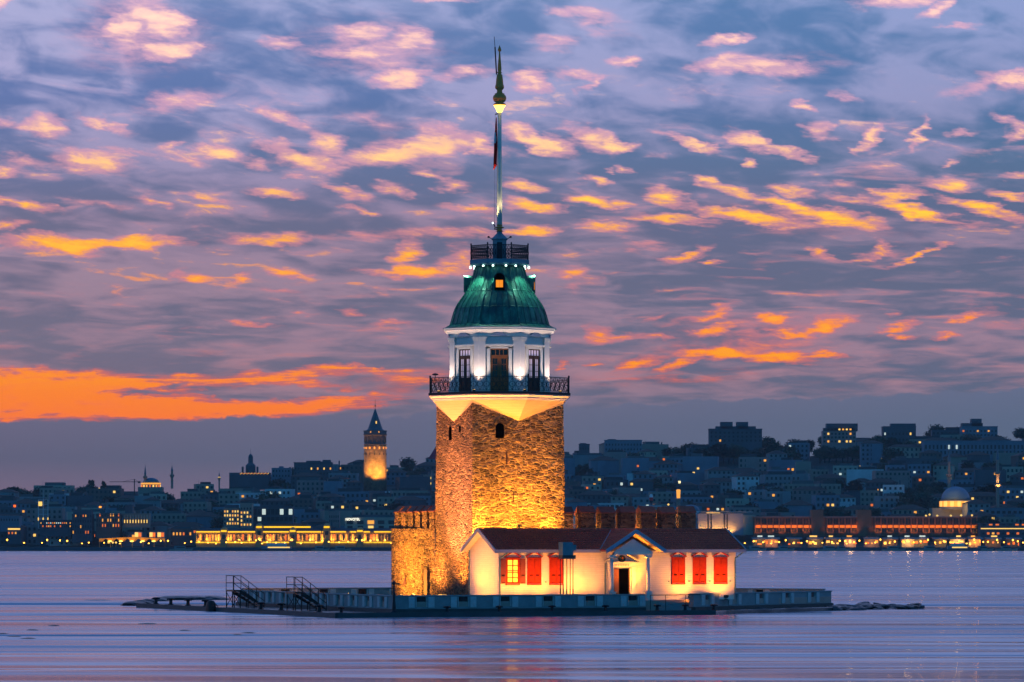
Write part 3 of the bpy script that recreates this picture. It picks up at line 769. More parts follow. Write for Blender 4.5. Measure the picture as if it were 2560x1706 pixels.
# corner pilasters: folded strips wrapping each corner
for k in range(8):
    a = pi/4 * k; R = 4.20
    P1 = Vector((cos(a - pi/8), sin(a - pi/8), 0)); P2 = Vector((cos(a + pi/8), sin(a + pi/8), 0))
    t1 = Vector((sin(a - pi/8), -cos(a - pi/8), 0)); t2 = Vector((-sin(a + pi/8), cos(a + pi/8), 0)); w = .56
    def pil(z0, z1, R, w):
        c = Vector((R * cos(a), R * sin(a), 0)); i = Vector(((R - .34) * cos(a), (R - .34) * sin(a), 0))
        pts = [c, c + t2 * w, c + t2 * w - P2 * .2, i, c + t1 * w - P1 * .2, c + t1 * w]
        return [[Vector((q.x, q.y, z)) for q in pts] for z in (z0, z1)]
    mb = MB(); mb.rings(pil(17.10, 21.2, 4.20, .54)); p = tp(mb, 'pilaster', PLASTER)
    mb = MB(); mb.rings(pil(17.10, 17.45, 4.27, .60)); mb.build('pilaster_base', PLASTER, p)
    mb = MB(); mb.rings(pil(21.06, 21.12, 4.25, .58)); mb.rings(pil(21.12, 21.26, 4.31, .63)); mb.rings(pil(21.26, 21.34, 4.37, .68)); mb.build('capital', PAINT, p)
# entablature and cornice
octa([(4.12, 21.36), (4.16, 21.40), (4.16, 21.62), (4.30, 21.70), (4.46, 21.86), (4.62, 21.92), (4.62, 22.02), (4.70, 22.05), (4.70, 22.12)], PAINT, 'cornice')
# doors and tall windows on alternate sides
def french(k, door):
    w = 1.42 if door else 1.30; z0, z1 = 17.12, 20.45
    fr = MB()
    fr.box(-w/2 - .26, -w/2, -.12, .05, z0, z1 + .12); fr.box(w/2, w/2 + .26, -.12, .05, z0, z1 + .12); fr.box(-w/2 - .26, w/2 + .26, -.12, .05, z1 + .0, z1 + .14)
    fr.box(-w/2 - .34, w/2 + .34, -.22, .05, z1 + .16, z1 + .26); fr.box(-w/2 - .40, w/2 + .40, -.30, .05, z1 + .26, z1 + .34)
    f = fpart(k, fr, 'architrave', PAINT)
    d = MB(); m = WOOD if door else DARKWOOD
    def bar(x0, x1, a, b, y=-.06): d.box(x0, x1, y, .04, a, b)
    bar(-w/2 + .002, -w/2 + .09, z0, z1 - .002); bar(w/2 - .09, w/2 - .002, z0, z1 - .002); bar(-w/2 + .09, w/2 - .09, z1 - .09, z1 - .002); bar(-.07, .07, z0, z1 - .62, -.08)
    bar(-w/2 + .09, w/2 - .09, z1 - .64, z1 - .5)
    for x in (-.3, 0, .3): bar(x - .025, x + .025, z1 - .5, z1 - .09, -.05)
    for sx in (-1, 1):
        xa, xb = (sx * .07, sx * (w/2 - .09)); xa, xb = min(xa, xb), max(xa, xb)
        bar(xa, xa + .09, z0, z1 - .64, -.05); bar(xb - .09, xb, z0, z1 - .64, -.05)
        for zz in (z0 + .0, z0 + 1.02, z1 - .76): bar(xa + .09, xb - .09, zz, zz + .12, -.05)
        bar(xa + .09, xb - .09, z0 + .12, z0 + 1.02, -.03)
        nb = 4
        for i in range(1, nb): bar(xa + .09, xb - .09, z0 + 1.14 + i * .24 * 2.0 - .02, z0 + 1.14 + i * .48 + .02, -.035)
        bar((xa + xb)/2 - .015, (xa + xb)/2 + .015, z0 + 1.14, z1 - .76, -.03)
    o = d.build('door_leaves' if door else 'window_sashes', m, f); 
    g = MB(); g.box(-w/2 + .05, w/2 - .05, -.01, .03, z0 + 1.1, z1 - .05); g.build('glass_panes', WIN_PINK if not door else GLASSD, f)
    if door: h = MB(); h.tube((.12, -.14, 18.25), (.12, -.14, 18.45), .02); h.build('handle', BRASS, f)
FACEK = [ (math.degrees(pi/4 * k + pi/8 + TA)) % 360 for k in range(8)]
fk = min(range(8), key=lambda k: abs(FACEK[k] - 270))          # the side that faces the camera
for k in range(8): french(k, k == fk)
# added blocks shaped as the uplights' arched shadows between the capitals
for k in range(8):
    mb = MB(); pts = [(-.62 + 1.24 * i / 12, 21.44 + .34 * sin(pi * i / 12)) for i in range(13)]
    mb.rings([[Vector((a, y, z)) for a, z in pts] for y in (-.28, .05)]); fpart(k, mb, 'arch_shadow_block', TRIMBLUE)

# dome: ogee profile, octagonal plan, standing seams
prof = [(4.72, 22.12), (4.70, 22.17), (4.45, 22.24), (4.22, 22.34), (4.10, 22.48), (4.02, 22.75), (3.93, 23.05), (3.83, 23.38), (3.68, 23.75), (3.46, 24.12), (3.18, 24.50), (2.96, 24.78), (2.76, 25.08), (2.60, 25.40), (2.44, 25.72), (2.31, 26.05), (2.19, 26.40), (2.09, 26.78), (2.02, 27.12)]
def dome_r(R, a):
    m_ = (a + pi/8) % (pi/4) - pi/8; m_ = (a % (pi/4)) - pi/8
    return R * (.45 * cos(pi/8) / cos(m_) + .55 * .955)
mb = MB(); mb.smooth = False
mb.rings([[Vector((dome_r(R, 2*pi*i/48) * cos(2*pi*i/48), dome_r(R, 2*pi*i/48) * sin(2*pi*i/48), z)) for i in range(48)] for R, z in prof])
dome = tp(mb, 'dome', COPPER)
for p_ in dome.data.polygons: p_.use_smooth = True
mb = MB()
for k in range(8):
    for j in range(5):
        f = j / 5.0
        pts = []
        for R, z in prof[2:]:
            a = pi/4 * (k + f); r_ = dome_r(R, a) + .012; pts.append(Vector((r_ * cos(a), r_ * sin(a), z)))
        mb.path(pts, .032 if j else .05, 5)
mb.build('seams', COPPER, dome)
mb = MB()
for z_i in (4, 8, 12):
    R, z = prof[z_i]; mb.rings([[Vector(((dome_r(R, 2*pi*i/48) + e) * cos(2*pi*i/48), (dome_r(R, 2*pi*i/48) + e) * sin(2*pi*i/48), z + h_)) for i in range(48)] for e, h_ in ((.01, -.02), (.035, 0), (0, .03))], cap=False)
mb.build('sheet_laps', COPPER, dome)
# dormers on the four cardinal sides of the dome
for q in range(4):
    k = (fk + 2 * q) % 8
    front = q == 0
    mb = MB(); pts = arch_pts(.76, 1.30, 12)
    y0 = -(3.0 * cos(pi/8)) + .06 if front else -2.70
    z0 = 25.02
    mb.rings([[Vector((a, y, z0 + c)) for a, c in pts] for y in (y0, -1.9)])
    d = fpart(k, mb, 'dormer', BLACK if front else COPPER, rad=0.0)
    g = MB(); g.box(-.27, -.005, y0 - .03, y0 + .05, z0 + .22, z0 + .78); g.box(.005, .27, y0 - .03, y0 + .05, z0 + .22, z0 + .78); g.build('dormer_pane', G_ORANGE, d)
    h = MB(); a_ = arch_pts(.90, 1.40, 12); b_ = arch_pts(.74, 1.30, 12)
    for i in range(1, len(a_) - 1):
        h.rings([[Vector((p[0], y, z0 - .05 + p[1])) for p in (a_[i], a_[i+1], (b_[i+1][0], b_[i+1][1] + .05), (b_[i][0], b_[i][1] + .05))] for y in (y0 - .10, y0 + .1)])
    h.build('dormer_hood', IRON if front else COPPER, d)
# upper deck
octa([(2.12, 27.0), (2.30, 27.06), (2.46, 27.12), (2.50, 27.2), (2.50, 27.46), (2.44, 27.5)], TEALMET, 'upper_deck')
oct_rail(2.40, 27.5, 1.12, 'deck_railing', .20, .05, .16)
# small cool lamps under the deck that light the copper
for k in range(8):
    for s_ in (-.24, .24):
        a = pi/4 * k + pi/8 + s_ * .9; R = 2.34
        mb = MB(); mb.lathe([(.05, 26.90), (.085, 26.93), (.06, 27.02)], 8, c=(R * cos(a), R * sin(a), 0)); tp(mb, 'deck_lamp', G_WHITE)
def spot(parent, loc, target, energy, col, size=60, blend=.6, rad=.1, name='lamp_light'):
    l = bpy.data.lights.new(name, 'SPOT'); l.energy = energy; l.color = col; l.spot_size = radians(size); l.spot_blend = blend; l.shadow_soft_size = rad
    o = bpy.data.objects.new(name, l); COL.objects.link(o); loc = Vector(loc); d = Vector(target) - loc
    o.rotation_euler = d.to_track_quat('-Z', 'Y').to_euler(); o.location = loc
    if parent is not None: o.parent = parent
    return o
COOL = (.50, 1.0, .74)
for k in range(8):
    a = pi/4 * k + pi/8; R = 2.62
    o = spot(tower, (R * cos(a), R * sin(a), 26.85 - T0), (3.35 * cos(a), 3.35 * sin(a), 23.6 - T0), 420, COOL, 105, .8, .06)

# lantern hut on the deck
hut = octa([(.58, 27.5), (.58, 29.12)], TEALMET, 'lantern_hut')
mb = MB(); mb.lathe([(.60, 29.10), (.68, 29.13), (.68, 29.2), (.50, 29.36), (.30, 29.56), (.24, 29.62), (.20, 29.8)], 8); mb.build('cap', TEALMET, hut)
mb = MB(); mb.box(-.2, .2, -.6, -.5, 27.52, 28.9); o = mb.build('hut_door', IRON, hut); o.rotation_euler = (0, 0, -TA)
for s_ in (-1, 1):
    mb = MB(); mb.tube((s_ * .6, 0, 29.2), (s_ * .82, 0, 29.32), .03); mb.lathe([(.03, -.06), (.09, -.05), (.09, .06), (.04, .09)], 8, c=(s_ * .86, 0, 29.33)); o = mb.build('small_floodlight', IRON, hut); o.rotation_euler = (0, 0, -TA)
    spot(tower, (s_ * .95 * CT, -s_ * .95 * ST - .3, 29.4 - T0), (0, 0, 36 - T0), 900, (1, .78, .36), 34, .5, .05)

# flagpole with gilded finial
FP = 29.8
pole = islet('flagpole', 'white flagpole with glowing lamp bowl and gilded finial rising from the tower top', 'flagpole', 0, 0, FP)
def zp(y): return CAMH - (y - HORY) / 32.0
def pb(mb, name, m): return mb.build(name, m, pole, (0, 0, -FP))
mb = MB(); mb.smooth = True; mb.lathe([(.205, zp(572)), (.195, zp(480)), (.17, zp(380)), (.15, zp(281))], 20); pb(mb, 'pole_shaft', POLE)
mb = MB(); mb.lathe([(.34, 29.78), (.2, 29.86), (.17, 30.0), (.36, 30.06), (.36, 30.11), (.2, 30.16), (.23, 30.3)], 16); pb(mb, 'pole_collar', BRASS)
mb = MB(); mb.smooth = True; mb.lathe([(.15, zp(282)), (.24, zp(279)), (.30, zp(272)), (.47, zp(264.5)), (.47, zp(264))], 20); pb(mb, 'lamp_bowl', G_LAMP)
mb = MB(); mb.smooth = True
fin = [(264,.44),(262,.5),(260,.46),(257,.30),(254,.44),(250,.51),(245,.53),(240,.49),(237,.38),(235,.40),(233,.24),(227,.20),(224,.26),(221,.35),(216,.35),(211,.30),(200,.27),(188,.22),(185,.12),(182,.20),(180,.12),(176,.15),(173,.16),(150,.10),(132,.055),(130,.05),(128,.12),(125,.14),(121,.10),(113.5,.01)]
mb.lathe([(r_, zp(y_)) for y_, r_ in fin], 20); pb(mb, 'finial', BRASS)
mb = MB(); mb.tube((-.24, 0, zp(187)), (-.36, 0, zp(118)), .055, 6); mb.tube((-.36, 0, zp(118)), (-.42, 0, zp(92)), .022, 5); mb.tube((-.3, 0, zp(181)), (.0, 0, zp(181)), .03, 5); o = pb(mb, 'antenna_rod', IRON); o.rotation_euler = (0, 0, -TA)
mb = MB(); mb.tube((-.34, 0, zp(286)), (0, 0, zp(284)), .05, 6); mb.tube((-.34, 0, zp(286)), (-.40, 0, zp(560)), .012, 4); mb.tube((-.2, 0, zp(410)), (-.2, 0, zp(565)), .012, 4); o = pb(mb, 'halyard', IRON); o.rotation_euler = (0, 0, -TA)
mb = MB(); mb.path([(-.42, 0, zp(556)), (-.5, 0, zp(559)), (-.42, 0, zp(563)), (-.34, 0, zp(570)), (-.42, 0, zp(573)), (-.2, 0, zp(574)), (0, 0, zp(575))], .05, 5); o = pb(mb, 'camera_bracket', IRON); o.rotation_euler = (0, 0, -TA)
mb = MB(); mb.lathe([(.05, -.06), (.07, 0), (.05, .06)], 8, c=(-.52, 0, zp(558))); o = pb(mb, 'pilot_lamp', G_WHITE); o.rotation_euler = (0, 0, -TA)

# limp flag
fl = islet('hanging_flag', 'limp red flag with a white patch hanging down the left of the flagpole', 'flag', 0, 0, zp(414))
mb = MB(); mb.smooth = True; nz, nx = 26, 10; g = []
for j in range(nz + 1):
    t_ = j / nz; z = zp(294) + (zp(414) - zp(294)) * t_; w = .10 + .36 * min(1, t_ * 2.2); row = []
    for i in range(nx + 1):
        s_ = i / nx; x = -.20 - w * (.55 + .0 * t_) * s_ - .03 * sin(5 * t_ + 2); y = .14 * sin(s_ * 14 + 3 * t_) * min(1, t_ * 3)
        row.append(mb.bm.verts.new((x, y, z - (.35 * s_ * (1 if j == nz else 0)))))
    g.append(row)
for j in range(nz):
    for i in range(nx):
        z_ = j / nz; mb.mi = 1 if (.30 < z_ < .52 and (i > 4)) or (.36 < z_ < .48 and i > 2) else 0
        mb._f([g[j][i], g[j][i+1], g[j+1][i+1], g[j+1][i]])
o = mb.build('cloth', [FLAGR, FLAGW], fl, (0, 0, -zp(414)), recalc=False); o.rotation_euler = (0, 0, -TA)
sl = o.modifiers.new('thick', 'SOLIDIFY'); sl.thickness = .012

# lamp on a stalk at the left end of the balcony
t = thing('balcony_lamp', 'small dark mushroom lamp on the left corner of the balcony railing', 'lamp', (xat(1088, 300), 300.2, 18.2))
mb = MB(); mb.tube((0, 0, -.1), (0, 0, .38), .03); mb.build('stalk', IRON, t)
mb = MB(); mb.lathe([(.10, .34), (.24, .38), (.26, .44), (.12, .5), (.02, .52)], 12); mb.build('shade', IRON, t)

# ---- uplights standing on the balcony, one at each pilaster, and behind the railing
UP = (1.0, .72, .58)
first = None
for k in range(8):
    a = pi/4 * k; R = 5.1
    wa = math.degrees(a + TA) % 360
    pos = {292.5: 'at the pilaster right of the balcony door', 247.5: 'at the pilaster left of the balcony door', 202.5: 'at the far left pilaster of the balcony storey', 337.5: 'at the far right pilaster of the balcony storey'}
    key = min(pos, key=lambda q: abs(q - wa))
    lb = pos[key] if abs(key - wa) < 1 else None
    grp = 'uplights on the balcony'
    t = islet('uplight', 'small floor uplight ' + (lb or 'on the hidden far side of the balcony'), 'lamp', R * cos(a), R * sin(a), 17.10, grp)
    mb = MB(); mb.lathe([(.10, 0), (.12, .02), (.12, .12), (.10, .14)], 10); hsg = mb.build('housing', IRON, t)
    mb = MB(); mb.lathe([(.09, .14), (.085, .15)], 10); mb.build('lens', G_FLOOD, t)
    d = Vector((cos(a), sin(a), 0))
    spot(t, (0, 0, .2), (-d.x * .75, -d.y * .75, 3.4), 620, UP, 84, .7, .05)

# ---------------------------------------------------------------- old fort wall with pointed merlons
def merlon_run(par, x0, n, step, w, th, zb, h, capm, wallm, skip=()):
    for i in range(n):
        if i in skip: continue
        xa = x0 + i * step; j = rnd.uniform(-.04, .04); j2 = rnd.uniform(-.05, .05)
        mb = MB(); mb.box(xa, xa + w + j, 0, th, zb, zb + h + j2)
        bmesh.ops.subdivide_edges(mb.bm, edges=mb.bm.edges, cuts=3, use_grid_fill=True)
        for v_ in mb.bm.verts: v_.co += Vector((rnd.uniform(-1, 1), rnd.uniform(-1, 1), rnd.uniform(-.5, .5))) * .022
        m_ = mb.build('merlon', wallm, par)
        c = MB(); zt = zb + h + j2; e = .06
        c.rings([[Vector((x_, -e, zt)), Vector((x_, th + e, zt)), Vector((x_, th + e, zt + .08)), Vector((x_, th/2, zt + .55)), Vector((x_, -e, zt + .08))] for x_ in (xa - e, xa + (w + j)/2, xa + w + j + e)])
        for v_ in c.bm.verts: v_.co += Vector((rnd.uniform(-1, 1), rnd.uniform(-1, 1), rnd.uniform(-1, 1))) * .02
        c.build('merlon_cap', capm, m_)
CAPM = plain('merlon_cap_tiles', (116,66,56), .8, var=.25, scale=4, bump=.03)
# left: runs back from the tower's left rear corner
fw = islet('fort_wall', 'low rubble stone fort wall with slits, adjoining the left side of the tower', 'stone wall', -3.95, 12.8, T0, turn=-pi/2)
Lw = 9.0
mb = MB(); rough_wall(mb, (0, -.25), (Lw, -.0), 0, 5.5, seed=5, amp=.05); rough_wall(mb, (0, 1.0), (0, -.25), 0, 5.5, seed=6)
mb.poly([(0, -.25, 5.5), (Lw, 0, 5.5), (Lw, 1, 5.5), (0, 1, 5.5)]); mb.build('wall', STONE2, fw)
merlon_run(fw, -.0, 6, 1.56, 1.04, .8, 5.5, 1.28, CAPM, STONE2)
mb = MB(); mb.box(6.85, 7.75, -.14, .2, 0, 2.25); mb.build('doorway', DARKWOOD, fw)
mb = MB(); mb.box(6.7, 6.85, -.2, .2, 0, 2.4); mb.box(7.75, 7.9, -.2, .2, 0, 2.4); mb.box(6.7, 7.9, -.2, .2, 2.25, 2.42); mb.build('doorway_frame', STONE3, fw)
mb = MB(); mb.xprism([(2.5, 1.0), (3.3, 1.0), (3.2, 1.75)], -.26, .1, 'y'); mb.build('wall_hatch', DARKWOOD, fw)
# right: behind the house, facing the camera
fr_ = islet('fort_wall', 'crenellated old fort wall rising behind the red tiled roof, right of the tower', 'stone wall', 3.9, -1.2, T0)
rx = UV(1753, -1.2) - 3.9
mb = MB(); rough_wall(mb, (0, 0), (rx, 0), 0, 5.35, seed=9, step=.4); mb.poly([(0, 0, 5.35), (rx, 0, 5.35), (rx, 1.1, 5.35), (0, 1.1, 5.35)]); mb.poly([(rx, 0, 0), (rx, 1.1, 0), (rx, 1.1, 5.35), (rx, 0, 5.35)]); mb.build('wall', STONE3, fr_)
xs = [0.0]
m0 = (UV(1452, -1.2) - 3.9); stp = ((UV(1704, -1.2) - 3.9) - m0) / 5
merlon_run(fr_, -.1, 1, 1, UV(1434, -1.2) - 3.9 + .1, 1.1, 5.35, 1.30, CAPM, STONE)
merlon_run(fr_, m0, 6, stp, stp - .50, 1.1, 5.35, 1.34, CAPM, STONE3)
t = islet('wall_walk_railing', 'row of thin iron bars behind the gaps of the right fort wall', 'railing', 4.4, .2, 6.3)
mb = MB(); mb.tube((0, 0, .62), (rx - .8, 0, .62), .02, 4)
for i in range(int((rx - .8) / .16)): mb.tube((i * .16, 0, 0), (i * .16, 0, .62), .014, 4)
mb.build('bars', BRASS, t)
t = islet('courtyard_lamp', 'small bright white lamp on a post seen through the gap of the right fort wall', 'lamp', UV(1661, .8), .8, 6.2)
mb = MB(); mb.tube((0, 0, 0), (0, 0, .75), .03); mb.build('post', IRON, t)
mb = MB(); mb.lathe([(.05, .75), (.1, .8), (.1, 1.0), (.04, 1.05)], 10); mb.build('lamp_glass', glow('white_lamp', (255,236,200), 5), t)
ll = bpy.data.lights.new('lamp_light', 'POINT'); ll.energy = 30; ll.color = (1, .75, .4); lo = bpy.data.objects.new('lamp_light', ll); COL.objects.link(lo); lo.parent = t; lo.location = (0, -.2, .9)

# ---------------------------------------------------------------- white clapboard house
HB = 1.1
VW, VB, U0, U1 = -10.45, -4.75, None, None
U0 = UV(1247, VW); U1 = UV(1838, VW)
house = islet('white_house', 'long white clapboard house with red tiled roof, columned porch and red shutters', 'house', (U0 + U1)/2, VW, HB)
HBASE = (-(U0 + U1)/2, -VW, -HB)
def hp(mb, name, m, par=None, **k): return mb.build(name, m, par or house, HBASE if par is None else (0, 0, 0), **k)
ZE, ZR, VR = 4.88, 6.42, -7.6                       # wall top / ridge height / ridge line
OV = .62; UE0, UE1 = U0 - .55, U1 + .62; VE = VW - OV; VEB = 2 * VR - VE
slope = (ZR - ZE) / (VR - VE)
mb = MB()
zt = ZE + slope * OV - .12
mb.rings([[Vector((u, v, z)) for v, z in ((VW, HB), (VB, HB), (VB, zt), (VR, ZR - .14), (VW, zt))] for u in (U0, U1)])
hp(mb, 'walls', SIDING)
mb = MB()
for u, v in ((U0, VW), (U1, VW), (U0, VB)): mb.box(u - .03, u + .03, v - .03, v + .03, HB, zt - .06)
mb.box(U0 - .025, U1 + .025, VW - .045, VW + .01, HB, HB + .16)
hp(mb, 'corner_boards', PAINT)

def tiled(u0, u1, v0, v1, z0, z1, pitch=.205, row=.34, clip=None, par=None, name='roof_tiles'):
    """barrel-tiled slope: eave at v0,z0 ridge at v1,z1"""
    nu = int((u1 - u0) / pitch); L = sqrt((v1 - v0)**2 + (z1 - z0)**2); nr = max(2, int(L / row)); mb = MB(); mb.smooth = False
    K = 6; dv = (v1 - v0) / nr; dz = (z1 - z0) / nr
    du = (u1 - u0) / nu; prev = None
    for j in range(nr):
        va, za = v0 + dv * j, z0 + dz * j; jit = [rnd.uniform(-.006, .006) for _ in range(nu + 1)]
        lo, hi = [], []
        for i in range(nu * K + 1):
            ph = (i % K) / K; hgt = .055 * abs(sin(pi * ph)) ** .7; u = u0 + du * i / K; jt = jit[min(nu, i // K)]
            lo.append(mb.bm.verts.new((u, va - .04, za + hgt + .03 + jt))); hi.append(mb.bm.verts.new((u, va + dv, za + dz + hgt * .85 - .005)))
        fr = prev or [mb.bm.verts.new((q.co.x, q.co.y, q.co.z - .05)) for q in lo]; prev = hi
        for i in range(nu * K):
            if clip and not clip((lo[i].co.x + lo[i+1].co.x) / 2, va + dv / 2): continue
            mb._f([lo[i], lo[i+1], hi[i+1], hi[i]]); mb._f([fr[i], fr[i+1], lo[i+1], lo[i]])
    o = hp(mb, name, TILES, par, recalc=False); return o
PU = 6.12; PH = 2.42; PV = -12.35                    # porch centre, half width, front
ZPR = 6.38                                           # porch ridge height
ps = (ZPR - ZE) / PH
def inporch(u, v):                                   # main roof hidden beneath the porch roof
    zr = ZE + slope * (v - VE); return not (abs(u - PU) < PH and (ZPR - ps * abs(u - PU)) > zr + .02)
tiled(UE0, UE1, VE, VR, ZE, ZR, clip=inporch)
# back slope, undersides and ridge
mb = MB(); mb.poly([(UE0, VR, ZR + .04), (UE1, VR, ZR + .04), (UE1, VEB, ZE), (UE0, VEB, ZE)]); hp(mb, 'back_roof_slope', TILES)
mb = MB(); mb.tube((UE0, VR, ZR + .04), (UE1, VR, ZR + .04), .10, 10); hp(mb, 'ridge_tiles', TILES)
mb = MB()
th = .07
mb.rings([[Vector((UE0, v, z)), Vector((UE1, v, z))][0:1] + [Vector((UE1, v, z))] for v, z in ()]) if False else None
for s_ in ((VE, VR), (VEB, VR)):
    mb.rings([[Vector((u, s_[0], ZE - .03)), Vector((u, s_[1], ZR - .05)), Vector((u, s_[1], ZR - .12)), Vector((u, s_[0], ZE - .10))] for u in (UE0 + .03, UE1 - .03)])
hp(mb, 'soffit', PAINT)
mb = MB()
gl, gr = PU - PH, PU + PH
mb.box(UE0 - .02, gl + .05, VE - .06, VE - .02, ZE - .17, ZE + .07); mb.box(gr - .05, UE1 + .02, VE - .06, VE - .02, ZE - .17, ZE + .07)
hp(mb, 'gutter_fascia', TRIMBLUE)
for uu in (UE0, UE1):
    mb = MB()
    for s_ in (VE, VEB):
        mb.rings([[Vector((u, s_, ZE + .12)), Vector((u, VR, ZR + .17)), Vector((u, VR, ZR - .13)), Vector((u, s_, ZE - .18))] for u in (uu - .05, uu + .03)])
    hp(mb, 'barge_board', TRIMBLUE)
# porch
mb = MB()
porch = hp(MB().box(0, .01, 0, .01, 0, .01), 'porch', PAINT); bpy.data.objects.remove(porch)
# porch roof slopes: tiled surface on both sides running along v
def porch_slope(sg):
    vb = VR - .1; n = int((vb - PV) / .205); K = 4; nr = 8; mb = MB(); L = PH + .06; prev = None
    for j in range(nr):
        xa, xb = L * (1 - j / nr), L * (1 - (j + 1) / nr); lo, hi = [], []
        for i in range(n * K + 1):
            ph = (i % K) / K; hg = .05 * abs(sin(pi * ph)) ** .7; v = PV + (vb - PV) * i / (n * K)
            lo.append(mb.bm.verts.new((PU + sg * (xa + .03), v, ZPR - ps * xa + hg + .05))); hi.append(mb.bm.verts.new((PU + sg * xb, v, ZPR - ps * xb + hg + .02)))
        fr = prev or [mb.bm.verts.new((q.co.x, q.co.y, q.co.z - .05)) for q in lo]; prev = hi
        for i in range(n * K):
            v = (lo[i].co.y + lo[i+1].co.y)/2; xm = (xa + xb)/2
            if v > VE and ZE + slope * (v - VE) > ZPR - ps * xm + .15: continue
            mb._f([lo[i], lo[i+1], hi[i+1], hi[i]]); mb._f([fr[i], fr[i+1], lo[i+1], lo[i]])
    return mb
P_ = hp(porch_slope(-1), 'porch_roof', TILES, recalc=False)
o = porch_slope(1).build('porch_roof_slope', TILES, P_, recalc=False)
mb = MB(); mb.tube((PU, PV, ZPR + .06), (PU, VR, ZPR + .06), .09, 8); mb.build('porch_ridge', TILES, P_)
mb = MB()
for sg in (-1, 1):
    q = [(0, ZPR + .12), (sg * (PH + .08), ZPR + .12 - ps * (PH + .08)), (sg * (PH + .08), ZPR - .20 - ps * (PH + .08)), (0, ZPR - .20)]
    mb.rings([[Vector((PU + a, v, z)) for a, z in q] for v in (PV - .05, PV + .02)])
mb.build('porch_barge_board', TRIMBLUE, P_)
mb = MB()
for sg in (-1, 1):
    q = [(0, ZPR - .06), (sg * PH, ZPR - .06 - ps * PH), (sg * PH, ZPR - .12 - ps * PH), (0, ZPR - .12)]
    mb.rings([[Vector((PU + a, v, z)) for a, z in q] for v in (PV + .02, VW)])
mb.build('porch_soffit', CORB, P_)
# valley flashing
mb = MB()
for sg in (-1, 1):
    pts = [Vector((PU + sg * PH, VE, ZE + .09)), Vector((PU, VE + (ZPR - ZE) / slope, ZPR + .09))]; mb.tube(pts[0], pts[1], .035, 5)
mb.build('valley_flashing', TRIMBLUE, P_)
# recessed tympanum
zb = ZE - .10; hw_ = 1.62
mb = MB(); mb.rings([[Vector((PU - hw_ , v, zb)), Vector((PU + hw_, v, zb)), Vector((PU, v, zb + hw_ * ps * .98))] for v in (PV + .55, PV + .65)]); hp(mb, 'porch_tympanum', PLASTER)
mb = MB(); mb.box(PU - hw_, PU - hw_ + .22, PV + .5, VW, zb - .22, zb); mb.box(PU + hw_ - .22, PU + hw_, PV + .5, VW, zb - .22, zb); mb.box(PU - hw_, PU + hw_, PV + .48, PV + .72, zb - .22, zb); hp(mb, 'porch_beam', PAINT)
for px_ in (1529, 1620):
    v = PV + .6; u = UV(px_, v); zt_ = zb - .24; z0 = HB
    mb = MB(); mb.smooth = True; mb.lathe([(.16, 1.78), (.155, 2.2), (.15, 3.0), (.125, zt_ - .26)], 20, c=(u, v, 0)); c = hp(mb, 'column', PLASTER)
    mb = MB(); mb.cbox((u, v, z0 + .30), (.50, .50, .60)); mb.cbox((u, v, z0 + .03), (.58, .58, .06)); mb.cbox((u, v, z0 + .62), (.58, .58, .05)); mb.build('pedestal', PLASTER, c)
    mb = MB(); mb.lathe([(.24, 1.72), (.25, 1.76), (.17, 1.80), (.2, 1.84), (.16, 1.87)], 16, c=(u, v, 0)); mb.build('column_base', PLASTER, c)
    mb = MB(); mb.lathe([(.13, zt_ - .27), (.16, zt_ - .24), (.14, zt_ - .2)], 14, c=(u, v, 0)); mb.cbox((u, v, zt_ - .03), (.52, .42, .06))
    for sx in (-1, 1): mb.tube((u + sx * .20, v - .18, zt_ - .13), (u + sx * .20, v + .18, zt_ - .13), .095, 12)
    mb.box(u - .2, u + .2, v - .17, v + .17, zt_ - .18, zt_ - .06); mb.build('capital', PAINT, c)
# doorcase with pediment, plaque, entablature
ud = UV(1553, VW)
mb = MB(); D = VW - .0
for sx in (-1, 1):
    xa = ud + sx * .98; mb.box(xa - .16, xa + .16, D - .16, D, HB, 3.5); mb.box(xa - .2, xa + .2, D - .2, D, HB, HB + .3); mb.box(xa - .2, xa + .2, D - .2, D, 3.42, 3.6)
    mb.box(xa - sx * .26 - .07, xa - sx * .26 + .07, D - .1, D, HB, 3.5)
mb.box(ud - 1.2, ud + 1.2, D - .18, D, 3.6, 3.92); mb.box(ud - 1.38, ud + 1.38, D - .28, D, 3.92, 4.0)
dc = hp(mb, 'doorcase', PLASTER)
mb = MB(); mb.rings([[Vector((ud - 1.34, y, 4.0)), Vector((ud + 1.34, y, 4.0)), Vector((ud, y, 4.68))] for y in (D - .08, D)]); mb.build('doorcase_tympanum', PLASTER, dc)
mb = MB()
for sg in (-1, 1): mb.rings([[Vector((ud + sg * a, y, z)) for a, z in ((1.42, 4.0), (0, 4.74), (0, 4.84), (1.42, 4.08))] for y in (D - .28, D)])
mb.build('pediment_moulding', PAINT, dc)
mb = MB(); mb.rings([[Vector((ud + .30 * cos(2*pi*i/20), y, 4.24 + .25 * sin(2*pi*i/20))) for i in range(20)] for y in (D - .16, D - .05)]); pq = mb.build('oval_plaque', plain('dark_green_plaque', (14,30,24), .4), dc)
mb = MB(); yy = D - .18
mb.path([(ud - .14, yy, 4.16), (ud - .04, yy, 4.12), (ud + .10, yy, 4.18), (ud + .04, yy, 4.28), (ud - .06, yy, 4.22), (ud - .02, yy, 4.36), (ud + .0, yy, 4.20)], .02, 5)
for k in range(3): mb.tube((ud + .02 + .04 * k, yy, 4.2), (ud + .0 + .04 * k, yy, 4.40), .013, 4)
mb.build('gilded_monogram', BRASS, pq)
mb = MB()
for i in range(9): mb.box(ud - .62 + i * .14, ud - .56 + i * .14, D - .2, D - .17, 3.68 + .03 * (i % 2), 3.84)
mb.build('carved_inscription', CONC, dc)
